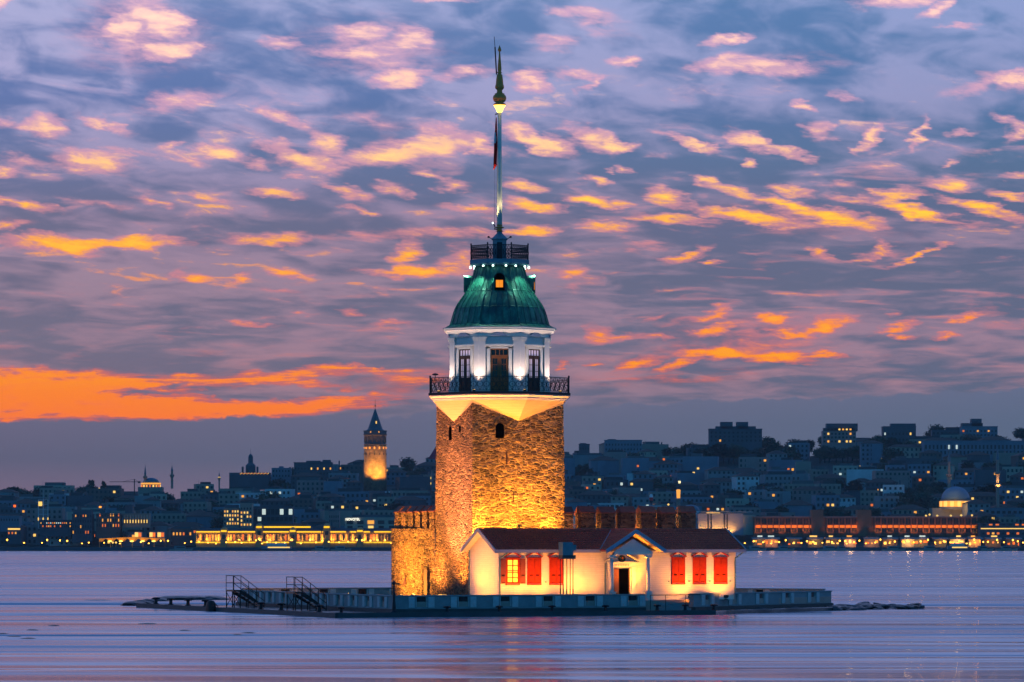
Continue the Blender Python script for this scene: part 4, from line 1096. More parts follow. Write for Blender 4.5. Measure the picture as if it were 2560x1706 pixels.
mb = MB(); mb.box(ud - .68, ud + .68, D - .03, D + .04, HB, 3.5); dr = hp(mb, 'door_opening', BLACK)
mb = MB(); mb.box(ud - .68, ud - .24, D - .09, D - .04, HB, 3.48); mb.box(ud - .62, ud - .30, D - .11, D - .09, 1.3, 2.1); mb.box(ud - .62, ud - .30, D - .11, D - .09, 2.3, 3.3); mb.build('door_leaf', WOOD, dr)
mb = MB(); mb.box(ud + .60, ud + .68, D - .10, D - .04, HB, 3.48); mb.build('door_leaf_edge', WOOD, dr)
# windows with pediments
WINZ0, WINZ1 = 2.38, 4.28
def window(px_, openw, lab=None):
    u = UV(px_, VW); w = 1.02
    mb = MB()
    mb.box(u - w/2 - .05, u - w/2, D - .10, D, WINZ0 - .05, WINZ1 + .05); mb.box(u + w/2, u + w/2 + .05, D - .10, D, WINZ0 - .05, WINZ1 + .05)
    mb.box(u - w/2, u + w/2, D - .10, D, WINZ1, WINZ1 + .05); mb.box(u - w/2 - .05, u + w/2 + .05, D - .13, D, WINZ0 - .11, WINZ0 - .05)
    wd = hp(mb, 'window', SHUT)
    if lab: wd['label'] = lab
    for sg in (-1, 1):
        p = MB(); p.rings([[Vector((u + sg * a, y, z)) for a, z in ((.66, WINZ1 + .10), (0, WINZ1 + .46), (0, WINZ1 + .53), (.70, WINZ1 + .15))] for y in (D - .13, D)]); 
        p.build('pediment_strip', SHUT, wd)
    p = MB(); p.box(u - .62, u + .62, D - .06, D, WINZ1 + .06, WINZ1 + .10); p.build('pediment_base', SHUT, wd)
    def leaf(x0, x1, y0, y1, m, side=None):
        l = MB(); l.box(x0, x1, y0, y1, WINZ0, WINZ1)
        l.box(x0 + .05, x1 - .05, y0 - .02, y0, WINZ0 + .72, WINZ1 - .09); l.box(x0 + .05, x1 - .05, y0 - .02, y0, WINZ0 + .12, WINZ0 + .56)
        s = l.build('shutter', m, wd)
        MB().box((x0 + x1)/2 - .13, (x0 + x1)/2 + .13, y0 - .03, y0 - .018, WINZ0 + .60, WINZ0 + .66).build('shutter_slot', BLACK, s)
        MB().box(x0 + .1, x1 - .1, y0 - .03, y0 - .018, WINZ0 + .08, WINZ0 + .11).build('shutter_slot', BLACK, s)
    if openw:
        leaf(u - w/2 - .52, u - w/2 - .07, D - .12, D - .07, SHUTD); leaf(u + w/2 + .07, u + w/2 + .52, D - .12, D - .07, SHUTD)
        g = MB(); g.box(u - w/2 + .02, u + w/2 - .02, D - .03, D, WINZ0, WINZ1 - .02); gp = g.build('lit_pane', G_WARM, wd)
        b = MB()
        for x in (u - w/2, u - .025, u + w/2 - .10): b.box(x, x + (.10 if x != u - .025 else .07), D - .08, D - .03, WINZ0, WINZ1)
        for z in (WINZ0, WINZ0 + .42, WINZ0 + .80, WINZ0 + .94, WINZ0 + 1.32, WINZ1 - .12): b.box(u - w/2 + .1, u + w/2 - .1, D - .07, D - .032, z, z + (.12 if z in (WINZ0, WINZ1 - .12) else .06))
        b.build('window_bars', SHUT, wd)
    else:
        leaf(u - w/2 + .01, u - .01, D - .08, D - .02, SHUT); leaf(u + .01, u + w/2 - .01, D - .08, D - .02, SHUT)
window(1281, True, 'lit window with its brown shutters folded open')
for px_ in (1335, 1390, 1695, 1748, 1801): window(px_, False)
# rain pipes
for uu, lab in ((U0 + .05, 0), (U1 - .06, 1)):
    mb = MB(); y = VW - .12
    mb.path([(uu + (.45 if not lab else .5), VE + .05, ZE - .12), (uu + (.40 if not lab else .42), VE + .1, ZE - .2), (uu, y, ZE - .62), (uu, y, ZE - .8), (uu, y, HB)], .055, 8); hp(mb, 'rain_pipe', TEALMET)
mb = MB(); mb.tube((ud - 1.38, VW - .1, HB), (ud - 1.38, VW - .1, 3.9), .05, 8); mb.tube((U0 - .06, VB + .1, HB), (U0 - .06, VB + .1, 4.9), .06, 8); hp(mb, 'rain_pipe', TEALMET)
# tiny wall boxes
for px_ in (1319, 1364, 1672, 1722, 1774, 1825):
    u = UV(px_, VW); mb = MB(); mb.box(u - .05, u + .05, D - .06, D, 2.45, 2.55); hp(mb, 'wall_socket', TEALMET)

# weather mast in front of the house
um = UV(1415, -12.2)
t = islet('instrument_mast', 'pale blue instrument box on five slender dark poles in front of the white house', 'mast', um, -12.2, HB)
for px_ in (1401, 1408, 1417, 1425.5, 1432.5):
    v = -12.2 + rnd.uniform(-.2, .2); u = UV(px_, v) - um
    mb = MB(); mb.lathe([(.05, 0), (.045, .8), (.06, .85), (.04, .9), (.035, 3.2)], 8, c=(u, v + 12.2, 0)); mb.build('leg', STEEL, t)
mb = MB(); mb.box(UV(1401, -12.2) - um, UV(1427, -12.2) - um, -.45, .35, 3.42, 4.40); mb.box(UV(1427, -12.2) - um, UV(1437, -12.2) - um, -.3, .3, 3.75, 4.2); o = mb.build('instrument_box', TEALMET, t)
mb = MB(); mb.box(UV(1401, -12.2) - um - .02, UV(1434, -12.2) - um, -.4, .3, 3.15, 3.42); mb.build('platform', CONCD, t)

# ---- floodlights round the house, the tower and the fort wall
WARM = (1.0, .32, .04); GOLD = (1.0, .37, .03); PEACH = (1.0, .34, .13)
KF = 4.6
def flood(label, u, v, z, target, e, col, size=70, blend=.7, rad=.12, h=.3, group='floodlights of the islet'):
    t = islet('floodlight', label, 'floodlight', u, v, z, group)
    mb = MB(); mb.cbox((0, 0, .04), (.22, .16, .06)); mb.tube((0, 0, .05), (0, 0, h * .6), .03); mb.build('stand', IRON, t)
    d = (Vector(target) - Vector((u, v, z + h))).normalized(); q = d.to_track_quat('-Z', 'Y')
    M = Matrix.Translation((0, 0, h)) @ q.to_matrix().to_4x4()
    mb = MB(); mb.box(-.16, .16, -.11, .11, -.02, .14, M); mb.build('housing', IRON, t)
    mb = MB(); mb.box(-.14, .14, -.09, .09, -.035, -.021, M); mb.build('lens', G_FLOOD, t)
    spot(t, Vector((0, 0, h)) + d * .06, Vector((0, 0, h)) + d * 2, e * KF, col, size, blend, rad)
    return t
# along the house front (just behind the parapet)
for px_, e, lb in ((1272, 46, 'below the lit window'), (1318, 62, 'between the lit window and the next shutters'), (1372, 70, 'left of the instrument mast'), (1448, 95, 'right of the instrument mast'),
                   (1500, 30, 'left of the porch'), (1600, 35, 'inside the parapet end by the porch'), (1726, 90, 'below the middle of the three right shutters'), (1815, 100, 'at the right end of the house')):
    v = VW - 1.5; u = UV(px_, v)
    flood('small floodlight on the terrace ' + lb, u, v, HB, (u, VW, HB + 2.7), e * 2.4, WARM, 140, .9)
flood('small floodlight inside the columned porch', UV(1578, -11.4), -11.5, HB, (PU, -11.4, 6.2), 420, GOLD, 110, .8)
flood('small floodlight at the foot of the right porch column', UV(1606, -11.1), -11.05, HB, (PU + .5, -11.6, 6.2), 260, GOLD, 90, .8)
flood('small floodlight behind the parapet facing the porch', UV(1575, -12.7), -12.7, HB, (PU, -11.0, 3.6), 75, WARM, 120, .9)
# left gable
flood('floodlight on the terrace lighting the left gable wall', U0 - 4.2, VW + 1.6, HB, (U0, VW + 2.4, 3.6), 700, WARM, 100, .9)
flood('floodlight close to the foot of the left gable wall', U0 - 1.6, VW + 3.9, HB, (U0 + .2, VW + 3.6, 5.8), 160, WARM, 110, .8)
# left face of the tower and fort wall
flood('floodlight on the left terrace aimed up the narrow tower face', -9.5, -3.5, HB, (-3.9, -.8, 9.0), 6800, PEACH, 62, .8)
flood('floodlight close to the foot of the narrow tower face', -5.6, -2.6, HB, (-3.9, -1.6, 5.5), 1500, WARM, 90, .8)
flood('floodlight on the left terrace aimed at the low fort wall', -9.3, 9.0, HB, (-4.0, 8.0, 4.6), 5200, GOLD, 110, .8)
flood('floodlight near the fort wall doorway', -5.9, 3.4, HB, (-3.9, 2.0, 5.2), 1300, WARM, 110, .8)
flood('floodlight grazing the upper part of the narrow tower face', -5.2, -.6, HB, (-4.6, .2, 15.0), 1500, PEACH, 50, .8)
flood('floodlight at the far end of the left terrace', -9.8, 14.5, HB, (-13.5, 23.0, 1.4), 160, WARM, 120, .8)
# broad face of the tower, lights hidden between house and tower
for px_, e, lb in ((1205, 900, 'left one'), (1300, 900, 'middle one'), (1385, 800, 'right one')):
    u = UV(px_, -5.2)
    flood('big floodlight behind the house roof at the foot of the broad tower face, ' + lb, u, -4.62, 5.15, (u + (.6 if px_ < 1250 else -.4), -3.75, 8.6), e * .85, GOLD, 128, .85, .1)
for px_, lb in ((1225, 'left'), (1292, 'middle'), (1372, 'right')):
    flood('wide floodlight on the back slope of the house roof aimed at the tower, %s one' % lb, UV(px_, -6.2), -6.7, 5.75, (UV(px_, -3.85), -3.85, 10.5), 620, GOLD, 110, .9, .1)
flood('long-throw floodlight behind the roof lighting the white corbel', UV(1292, -6.0), -6.6, 6.55, (.2, -4.6, 15.0), 160, (1, .32, .04), 60, .7, .1)
flood('long-throw floodlight on the terrace lighting the left corbel', -8.0, .5, HB, (-4.7, -.3, 15.5), 250, (1, .36, .07), 32, .6, .1)
for i, (uu, e) in enumerate(((4.6, 170), (7.6, 150), (10.8, 130), (13.6, 80))):
    flood('floodlight on the wall walk behind the right fort wall, %s from the tower' % ordn(i + 1), uu, .9, 6.2, (uu + 2.6, -.9, 7.2), e, WARM, 120, .9)
for px_, lb in ((1490, 'left'), (1600, 'middle'), (1700, 'right')):
    flood('small floodlight on the back roof slope facing the fort wall, %s one' % lb, UV(px_, -6.4), -6.4, 5.85, (UV(px_, -1.2), -1.2, 7.2), 38, PEACH, 130, .9, .1)
flood('floodlight beside the tower behind the right fort wall', 4.9, -2.6, 5.2, (5.0, -1.0, 7.4), 40, WARM, 120, .9)
flood('floodlight on the right terrace beyond the house', 19.0, -2.5, HB, (22, 4, 1.2), 120, WARM, 130, .9)
flood('small floodlight just right of the gateway gap', UV(1733, -11.6), -11.9, HB, (9.2, -11.2, 1.4), 60, WARM, 140, .9)

# ---------------------------------------------------------------- far shore: hillside city, 2.4 km and more away
SKY = [(-200,1222),(0,1222),(100,1220),(210,1214),(300,1222),(360,1216),(410,1212),(470,1209),(540,1212),(570,1188),(600,1186),(680,1182),(735,1168),(800,1155),(900,1152),(1000,1158),(1090,1135),(1200,1120),(1410,1122),
       (1450,1132),(1520,1106),(1600,1108),(1700,1118),(1770,1098),(1905,1092),(2000,1100),(2060,1092),(2150,1092),(2215,1070),(2300,1072),(2400,1066),(2500,1072),(2560,1070),(2800,1060)]
def skyl(px):
    for (a, ya), (b, yb) in zip(SKY, SKY[1:]):
        if a <= px <= b: return ya + (yb - ya) * (px - a) / (b - a)
    return SKY[0][1] if px < 0 else SKY[-1][1]
YS, YR = 2452.0, 3060.0
from mathutils import noise as mnoise
def ground(x, Y):
    px = 1280 + x * FPX / Y
    zr = zat(skyl(px) + 42, YR)
    t = max(0.0, min(1.0, (Y - YS) / (YR - YS)))
    return 1.9 + (zr - 1.9) * (t ** 1.12) + mnoise.noise(Vector((x * .008, Y * .008, 0))) * 3.0 * min(1, t * 4) * (1 - t)
GROUND = plain('hillside_soil', (54,60,54), .95, var=.3, scale=.05)
mb = MB(); g = []
for j in range(41):
    Y = 2402 + (3300 - 2402) * j / 40; row = []
    for i in range(101):
        x = -520 + 1040 * i / 100; z = ground(x, min(Y, YR)) if Y > YS else 1.9
        if Y > YR: z -= (Y - YR) * .06
        row.append(mb.bm.verts.new((x, Y, z)))
    g.append(row)
for j in range(40):
    for i in range(100): mb._f([g[j][i], g[j][i+1], g[j+1][i+1], g[j+1][i]])
for i in range(100):
    a, b = g[0][i], g[0][i+1]; c = mb.bm.verts.new((b.co.x, b.co.y, -3)); d = mb.bm.verts.new((a.co.x, a.co.y, -3)); mb._f([d, c, b, a])
tag(mb.build('hillside', GROUND), kind='structure')
mb = MB(); mb.poly([(-2600, 3300, -20), (2600, 3300, -20), (2600, 9000, -20), (-2600, 9000, -20)])
tag(mb.build('land_beyond', GROUND), kind='structure')

WALLC = [plain('facade_%s' % n, tuple(min(235, q * .96) for q in c), .85, var=.16, scale=.12) for n, c in (('grey', (132,142,148)), ('blue_grey', (110,130,148)), ('stone', (150,142,130)), ('cream', (176,170,154)), ('rose', (160,134,130)), ('dark', (78,90,100)), ('umber', (104,94,90)), ('white', (204,210,214)))]
WNAME = ['grey', 'blue-grey', 'stone-coloured', 'cream', 'rose-tinted', 'dark', 'brown', 'whitish']
ROOFC = [plain('far_roof_slate', (58,64,70), .8, scale=.2), plain('far_roof_tile', (104,64,52), .8, scale=.2), plain('far_roof_flat', (90,96,100), .85, scale=.2)]
DWIN = plain('far_window_dark', (20,26,34), .3, var=.2)
LITS = [glow('far_lit_amber', (255,168,60), 1.1), glow('far_lit_orange', (255,120,36), .9), glow('far_lit_yellow', (255,200,96), 1.3), glow('far_lit_pale', (225,235,215), .8)]
FGLOW = glow('facade_floodlight_strip', (255,196,20), 1.25, .12, .05)
FORANGE = glow('facade_orange_wash', (255,124,22), .62, .5, .25)  # emissive band painted in for the orange uplight on the colonnade wall
bmu = bmesh.new(); bmesh.ops.create_cube(bmu, size=1); 
def unit_mesh(m):
    me = bpy.data.meshes.new('window'); bmu.to_mesh(me); me.materials.append(m); return me
FS = unit_mesh(FGLOW); FO = unit_mesh(FORANGE); U_D = unit_mesh(DWIN); U_L = [unit_mesh(m) for m in LITS]
def pane(par, x, y, z, w, h, me, name='window', d=.3):
    o = bpy.data.objects.new(name, me); COL.objects.link(o); o.parent = par; o.location = (x, y, z); o.scale = (w, d, h); return o

OCC = []                                          # photo columns kept free for the special buildings, per row depth
def block(x, Y, w, d, h, rz, wc, rk_, nf, nw, r, darkwin, nlit, label, group):
    z0 = ground(x, Y) - 1.5; h += 1.5
    t = thing('city_building', label, 'building', (x, Y, z0), rz, group)
    mb = MB(); mb.box(-w/2, w/2, 0, d, 0, h)
    if rk_ != 1: 
        mb.box(-w/2, w/2, 0, .4, h, h + .9); mb.box(-w/2, -w/2 + .4, .4, d, h, h + .9); mb.box(w/2 - .4, w/2, .4, d, h, h + .9)
    if r.random() < .45:
        ww = w * r.uniform(.25, .5); xx = r.uniform(-w/2 + ww/2, w/2 - ww/2); mb.box(xx - ww/2, xx + ww/2, -r.uniform(.6, 1.6), 0.1, h * .2, h - r.choice((0, 3)) - .3)
    wall = mb.build('wall', wc, t, recalc=False)
    mb = MB()
    if rk_ == 1:
        e = .7; rh = min(w, d) * .22; rl = max(0.1, w/2 - d/2)
        mb.rings([[Vector(p) for p in ((-w/2 - e, -e, h), (w/2 + e, -e, h), (w/2 + e, d + e, h), (-w/2 - e, d + e, h))], [Vector(p) for p in ((-rl, d/2 - .1, h + rh), (rl, d/2 - .1, h + rh), (rl, d/2 + .1, h + rh), (-rl, d/2 + .1, h + rh))]])
    else:
        pw = w * r.uniform(.3, .7); px0 = r.uniform(-w/2 + .8, w/2 - .8 - pw); ph = r.uniform(2.2, 3.4)
        mb.box(px0, px0 + pw, 2.0, d - 1, h + .02, h + ph)
    mb.build('roof', ROOFC[rk_ % 3] if rk_ == 1 else ROOFC[2 if rk_ else 0], t)
    if r.random() < .4: MB().tube((-w * .3, d * .5, h), (-w * .3, d * .5, h + r.uniform(3, 7)), .09, 4).build('aerial', WALLC[5], t)
    if r.random() < .5: MB().box(w * .28, w * .28 + 1.0, d * .4, d * .4 + 1.0, h, h + r.uniform(2.5, 5)).build('chimney', WALLC[5], t)
    fh = (h - 1.5) / nf; dw = w / nw
    if darkwin:
        for f in range(nf):
            for i in range(nw):
                if f == 0 and r.random() < .4: continue
                pane(t, -w/2 + dw * (i + .5), -.05, 1.5 + fh * (f + .55), min(1.5, dw * .45), fh * .5, U_D)
    for k in range(nlit):
        f = r.randrange(nf); i = r.randrange(nw)
        pane(t, -w/2 + dw * (i + .5), -.12, 1.5 + fh * (f + .55), min(1.7, dw * .5), fh * .42, U_L[r.choice((0, 0, 0, 1, 1, 2, 2, 3))], 'lit_window')
    return t
ORD = ['zeroth','first','second','third','fourth','fifth','sixth','seventh','eighth','ninth','tenth','eleventh','twelfth','thirteenth','fourteenth']
SPECIAL = [(900, 975, 2790, 2960), (335, 455, 2880, 3300), (1765, 1912, 2900, 3300), (2050, 2150, 2850, 3300), (2390, 2515, 2950, 3300), (2340, 2430, 2540, 2620), (575, 675, 2950, 3300), (550, 790, 2450, 2505), (850, 990, 2450, 2500), (1750, 2480, 2440, 2510), (2200, 2300, 2980, 3300)]
rc = random.Random(21); BROWS = []
YY = [2486, 2528, 2572, 2618, 2664, 2710, 2756, 2802, 2850, 2900, 2952, 3004, 3056]
NB = 0
TREES = []
for ri, Y in enumerate(YY):
    px = -30.0 + rc.uniform(0, 30); k = 0
    while px < 2590:
        w = rc.uniform(11, 27) * (1.0 if ri < 11 else 1.15); wp = w * FPX / Y
        c = px + wp/2; Yj = Y + rc.uniform(-12, 12); gap = rc.uniform(2, 14)
        skip = (1085 < px and px + wp < 1398) or any(a - 8 < c < b + 8 and y0 < Yj < y1 for a, b, y0, y1 in SPECIAL)
        if 1400 < c < 1760 and ri < 2: skip = True
        if c < 560 and ri > 3 and (ri % 3 == 0) and rc.random() < .6: skip = True; TREES.append((c, Yj)) if rc.random() < .8 else None
        tr = rc.random() < (.13 if ri not in (0,) else .08)
        if 1900 < c < 2060 and ri > 9: tr = rc.random() < .8
        if 1990 < c < 2240 and ri in (1, 2): tr = rc.random() < .6
        if 2440 > c > 2270 and ri in (3, 4, 5): tr = rc.random() < .75
        if 1800 < c < 1960 and ri in (5, 6): tr = rc.random() < .6
        if tr and not skip:
            for q in range(2): TREES.append((c + rc.uniform(-wp * .6, wp * .6), Yj + rc.uniform(-8, 8)))
            px += wp * .8; continue
        if skip: px += wp; continue
        x = xat(c, Yj); h = rc.uniform(9, 18) if ri > 1 else rc.uniform(8, 13)
        if ri >= 11: h = rc.uniform(8, 15)
        zt_ = ground(x, Yj) + h; top_py = HORY - (zt_ - CAMH) * FPX / Yj
        lim = skyl(c) - 8
        if 850 < c < 1010 and Yj < 2860: lim = max(lim, 1192)
        if top_py < lim: h -= (lim - top_py) * Yj / FPX; h = max(6, h)
        nf = max(2, int(h / 3.3)); nw = max(3, int(w / 3.1)); wc = rc.choices(range(8), (4, 4, 3, 1.4, 1.4, 3, 2, 1))[0]; rkd = rc.choices((0, 1, 2), (4, 5, 3))[0]
        dwn = rc.random() < .72; nl = rc.choices((0, 1, 2, 4, 7), (5, 4, 3, 1.4, .5))[0]
        k += 1
        lab = '%s %s-storey block, %s roof, %s from the left in the %s row uphill' % (WNAME[wc], ORD[nf].replace('first','one').replace('second','two').replace('third','three').replace('fourth','four').replace('fifth','five').replace('sixth','six'), ('flat', 'hipped', 'terraced')[rkd], ordn(k), ORD[ri + 1])
        block(x, Yj, w, rc.uniform(10, 16), h, rc.uniform(-.28, .28), WALLC[wc], rkd, nf, nw, rc, dwn, nl, lab, 'houses on the far hillside')
        NB += 1
        if rc.random() < .10: TREES.append((c + wp * .5, Yj - 10))
        px += wp + gap
print('buildings', NB, 'trees', len(TREES))

# trees: leaf-clump crowns
def tree_mesh(seed, kind=0):
    r = random.Random(seed); mb = MB()
    if kind == 0: lobes = [(Vector((r.uniform(-.55, .55), r.uniform(-.5, .5), r.uniform(-.35, .5))), r.uniform(.38, .62)) for _ in range(9)]
    else: lobes = [(Vector((r.uniform(-.12, .12), r.uniform(-.12, .12), -.7 + i * .2)), .30 - .02 * i) for i in range(9)]
    for c, R in lobes:
        for _ in range(95 if kind == 0 else 60):
            d = Vector((r.gauss(0, 1), r.gauss(0, 1), r.gauss(0, 1))).normalized(); p = c + d * R * r.uniform(.6, 1.12)
            a = Vector((r.gauss(0, 1), r.gauss(0, 1), r.gauss(0, 1))).normalized(); b = a.orthogonal().normalized(); s_ = r.uniform(.05, .12)
            mb.poly([p + a * s_, p + b * s_, p - a * s_ * .8, p - b * s_])
        for _ in range(30 if kind == 0 else 0):
            d = Vector((r.gauss(0, 1), r.gauss(0, 1), r.gauss(0, 1))).normalized(); p = c + d * R * .5; a = Vector((r.gauss(0, 1), r.gauss(0, 1), r.gauss(0, 1))).normalized(); b = a.orthogonal().normalized(); mb.poly([p + a * .2, p + b * .2, p - a * .2, p - b * .2])
    me = bpy.data.meshes.new('crown'); mb.bm.to_mesh(me); mb.bm.free(); me.materials.append(LEAF); return me
CROWN = [tree_mesh(i) for i in range(5)] + [tree_mesh(50 + i, 1) for i in range(2)]
mb = MB(); mb.tube((0, 0, 0), (0, 0, .5), .05, 6, .035); mb.tube((0, 0, .45), (.2, .05, .8), .03, 5, .01); mb.tube((0, 0, .45), (-.18, -.05, .82), .03, 5, .01)
tk = mb.build('trunk', BARK); TRM = tk.data; bpy.data.objects.remove(tk)
def tree(px, Y, h, label, group, kind=0, z=None, wd=1.0):
    x = xat(px, Y); z = ground(x, Y) if z is None else z
    t = thing('tree', label, 'tree', (x, Y, z), rnd.uniform(0, 6), group)
    c = bpy.data.objects.new('crown', CROWN[rnd.randrange(5) if kind == 0 else 5 + rnd.randrange(2)]); COL.objects.link(c); c.parent = t; c.location = (0, 0, h * (.6 if kind == 0 else .52)); c.scale = (h * .55 * wd, h * .55 * wd, h * (.46 if kind == 0 else .52))
    k = bpy.data.objects.new('trunk', TRM); COL.objects.link(k); k.parent = t; k.scale = (h, h, h * .75)
    return t
for px in (1925, 1945, 1965, 1985, 2005, 2170, 2185, 2195): TREES.append((px, 3040))
for px in range(1690, 1780, 16): TREES.append((px, 3050))
for px in (2300, 2320, 2345, 2365, 2330, 2440, 2460, 2475, 2520, 2540, 2265, 2280): TREES.append((px, 2660 + rc.uniform(-30, 60)))
for px in list(range(1762, 1920, 15)) + list(range(2048, 2150, 14)) + list(range(2205, 2300, 16)) + list(range(2398, 2505, 15)): TREES.append((px + rc.uniform(-4, 4), 2994))
for px in (20, 60, 90, 130, 165, 215, 250, 275): TREES.append((px, 3050))
TREES.sort()
for i, (px, Y) in enumerate(TREES):
    if 1085 < px < 1400: continue
    h = rc.uniform(9, 16); tree(px, Y, h, 'dark leafy tree %s the far hillside houses, %s tree from the left' % ('low among' if Y < 2700 else 'midway among' if Y < 2900 else 'high above', ordn(i + 1)), 'trees among the far houses', 0, wd=rc.uniform(.9, 1.3))
for i, px in enumerate((230, 224, 258)): tree(px, 3070, 17, 'tall slim cypress on the left skyline, %s of three' % ORD[i + 1], 'cypresses on the left skyline', 1)

# ------------------------------------------------ landmarks
def lm(name, label, cat, px, py, Y, rz=0.0, group=None):
    p = at(px, py, Y); t = thing(name, label, cat, p, rz, group); return t, Y / FPX      # metres per photo pixel at that depth
# round stone tower with conical roof
t, k = lm('round_tower', 'round medieval stone tower with a dark conical roof, floodlit amber, left of the sea tower', 'tower', 938, 1200, 2860)
def pz(py): return (1200 - py) * k
mb = MB(); mb.smooth = True; mb.lathe([(29*k, -8), (28.5*k, pz(1170)), (27.5*k, pz(1120)), (27.5*k, pz(1113))], 40); mb.build('shaft', stone_mat('round_tower_stone', (120,98,70), (150,126,94), (172,148,112), (150,130,100), 1.2, 1.6, .1), t)
mb = MB(); mb.lathe([(29*k, pz(1113)), (29.5*k, pz(1112)), (28*k, pz(1110)), (25*k, pz(1109)), (25*k, pz(1091)), (28.5*k, pz(1090)), (29.5*k, pz(1088)), (29.5*k, pz(1086)), (28.5*k, pz(1085))], 40); mb.build('gallery', WALLC[6], t)
for i in range(14):
    a = 2*pi*i/14; 
    if sin(a) > .3: continue
    w = MB(); w.cbox((26.5*k*cos(a), 26.5*k*sin(a), pz(1100)), (.8, .8, 5.0), a); w.build('gallery_column', WALLC[6], t)
    w = MB(); w.cbox((27.6*k*cos(a+.2), 27.6*k*sin(a+.2), pz(1120.5)), (.5, .9, 1.5), a + .2); w.build('lit_window', LITS[0], t)
    w = MB(); w.cbox((28.3*k*cos(a+.2), 28.3*k*sin(a+.2), pz(1136)), (.5, .8, 1.3), a + .2); w.build('window', DWIN, t)
mb = MB(); mb.lathe([(28.5*k, pz(1088)), (28.5*k, pz(1080)), (26*k, pz(1080)), (26*k, pz(1077)), (22*k, pz(1076))], 40); mb.build('parapet', WALLC[5], t)
for i in range(28):
    a = 2*pi*i/28
    if sin(a) > .2: continue
    w = MB(); w.cbox((28.4*k*cos(a), 28.4*k*sin(a), pz(1078.6)), (.5, .9, 1.0), a); w.build('battlement', WALLC[5], t)
for a in (-1.2, -1.95): w = MB(); w.cbox((26.1*k*cos(a), 26.1*k*sin(a), pz(1081)), (1.6, .8, 1.0), a); w.build('lit_window', LITS[0], t)
mb = MB(); mb.smooth = False; mb.lathe([(22*k, pz(1076)), (18.5*k, pz(1073)), (.4*k, pz(1021))], 24); rf = mb.build('cone_roof', plain('lead_roof', (66,90,100), .6, .2), t)
mb = MB(); mb.tube((0, 0, pz(1022)), (0, 0, pz(999)), .14, 5); mb.lathe([(.1, pz(1018)), (.6, pz(1015)), (.1, pz(1012))], 8); mb.build('finial', BRASS, rf)
mb = MB(); mb.cbox((3.2*k, -13.5*k, pz(1057)), (1.6, 1.8, 3.0)); d_ = mb.build('dormer', WALLC[5], rf); mb = MB(); mb.cbox((3.2*k, -13.5*k - .95, pz(1057)), (.9, .1, 1.9)); mb.build('lit_window', LITS[2], d_)
for dx_, e, tz in ((-34, 52000, 20), (4, 52000, 15), (36, 60000, 15)):
    spot(t, (dx_ * k * 1.0, -62 * k, -2), (dx_ * k * .4, 0, tz), e, (1, .42, .06), 70, .9, .4)

def minaret(par, x, z0, z1, r, balconies, m, cone_h, conem, n=12):
    mb = MB(); prof = [(r * 1.15, z0), (r, z0 + (z1 - z0) * .1)]; 
    for bz in balconies: prof += [(r * .98, bz - 1.6), (r * 1.9, bz), (r * 1.95, bz + .9), (r * .95, bz + 1.0)]
    prof += [(r * .85, z1)]
    mb.lathe(prof, n, c=(x, 0, 0)); o = mb.build('minaret', m, par)
    mb = MB(); mb.lathe([(r * 1.05, z1), (.05, z1 + cone_h)], n, c=(x, 0, 0)); mb.tube((x, 0, z1 + cone_h - .5), (x, 0, z1 + cone_h + 2), .08, 4); mb.build('minaret_cone', conem, o)
    return o
LEAD = plain('lead_sheet', (64,104,120), .5, .1)
MSTONE = plain('minaret_stone', (150,130,118), .8)
# left mosque on the skyline
t, k = lm('mosque', 'mosque with lit dome band and two minarets on the left skyline', 'mosque', 376, 1222, 2960)
mb = MB(); mb.box(-30*k, 30*k, -4, 12, -4, 4*k); mb.lathe([(24*k, 4*k), (24*k, 12*k)], 24, c=(0, 4, 0)); mb.build('wall', WALLC[2], t)
mb = MB(); mb.lathe([(25*k, 10.5*k), (25*k, 14.5*k)], 24, c=(0, 4, 0)); mb.build('lit_band', LITS[0], t)
for i in range(9):
    a = pi + pi * (i + .5) / 9; mb = MB(); mb.cbox((24.2*k*cos(a), 4 + 24.2*k*sin(a), 6*k), (.5, 1.2, 1.9), a); mb.build('lit_window', LITS[i % 3], t)
mb = MB(); mb.smooth = True; mb.lathe([(21*k * cos(pi/2 * i/8) + .01, 14.5*k + 13*k * sin(pi/2 * i/8)) for i in range(9)], 24, c=(0, 4, 0)); mb.build('dome', LEAD, t)
minaret(t, -13*k, 0, (1222-1186)*k, .9, [(1222-1194)*k], MSTONE, 22*k, LEAD); minaret(t, 54*k, 0, (1222-1178)*k, .95, [(1222-1190)*k], MSTONE, 14*k, LEAD)
# slim minaret with a lit balcony, at 548
t, k = lm('mosque_minaret', 'lone slim minaret with a bright balcony, left of the dark domed building', 'minaret', 548, 1216, 2980)
minaret(t, 0, -4, 26*k, .6, [19*k], MSTONE, 9*k, LEAD); mb = MB(); mb.lathe([(.8, 20*k), (1.2, 21*k), (.8, 23*k)], 10); mb.build('lit_balcony', LITS[2], t)
# tower crane by the left mosque
t, k = lm('tower_crane', 'thin tower crane standing left of the domed mosque on the skyline', 'crane', 336, 1222, 3000)
mb = MB(); mb.tube((0, 0, -6), (0, 0, 24*k), .5, 4); mb.build('mast', STEEL, t); mb = MB(); mb.tube((-62*k, 0, 17*k), (13*k, 0, 17*k), .3, 4); mb.tube((0, 0, 24*k), (-30*k, 0, 17*k), .12, 4); mb.tube((0, 0, 24*k), (11*k, 0, 17*k), .12, 4); mb.build('jib', STEEL, t); mb = MB(); mb.cbox((12*k, 0, 16*k), (2, 1, 1.4)); mb.build('counterweight', STEEL, t)
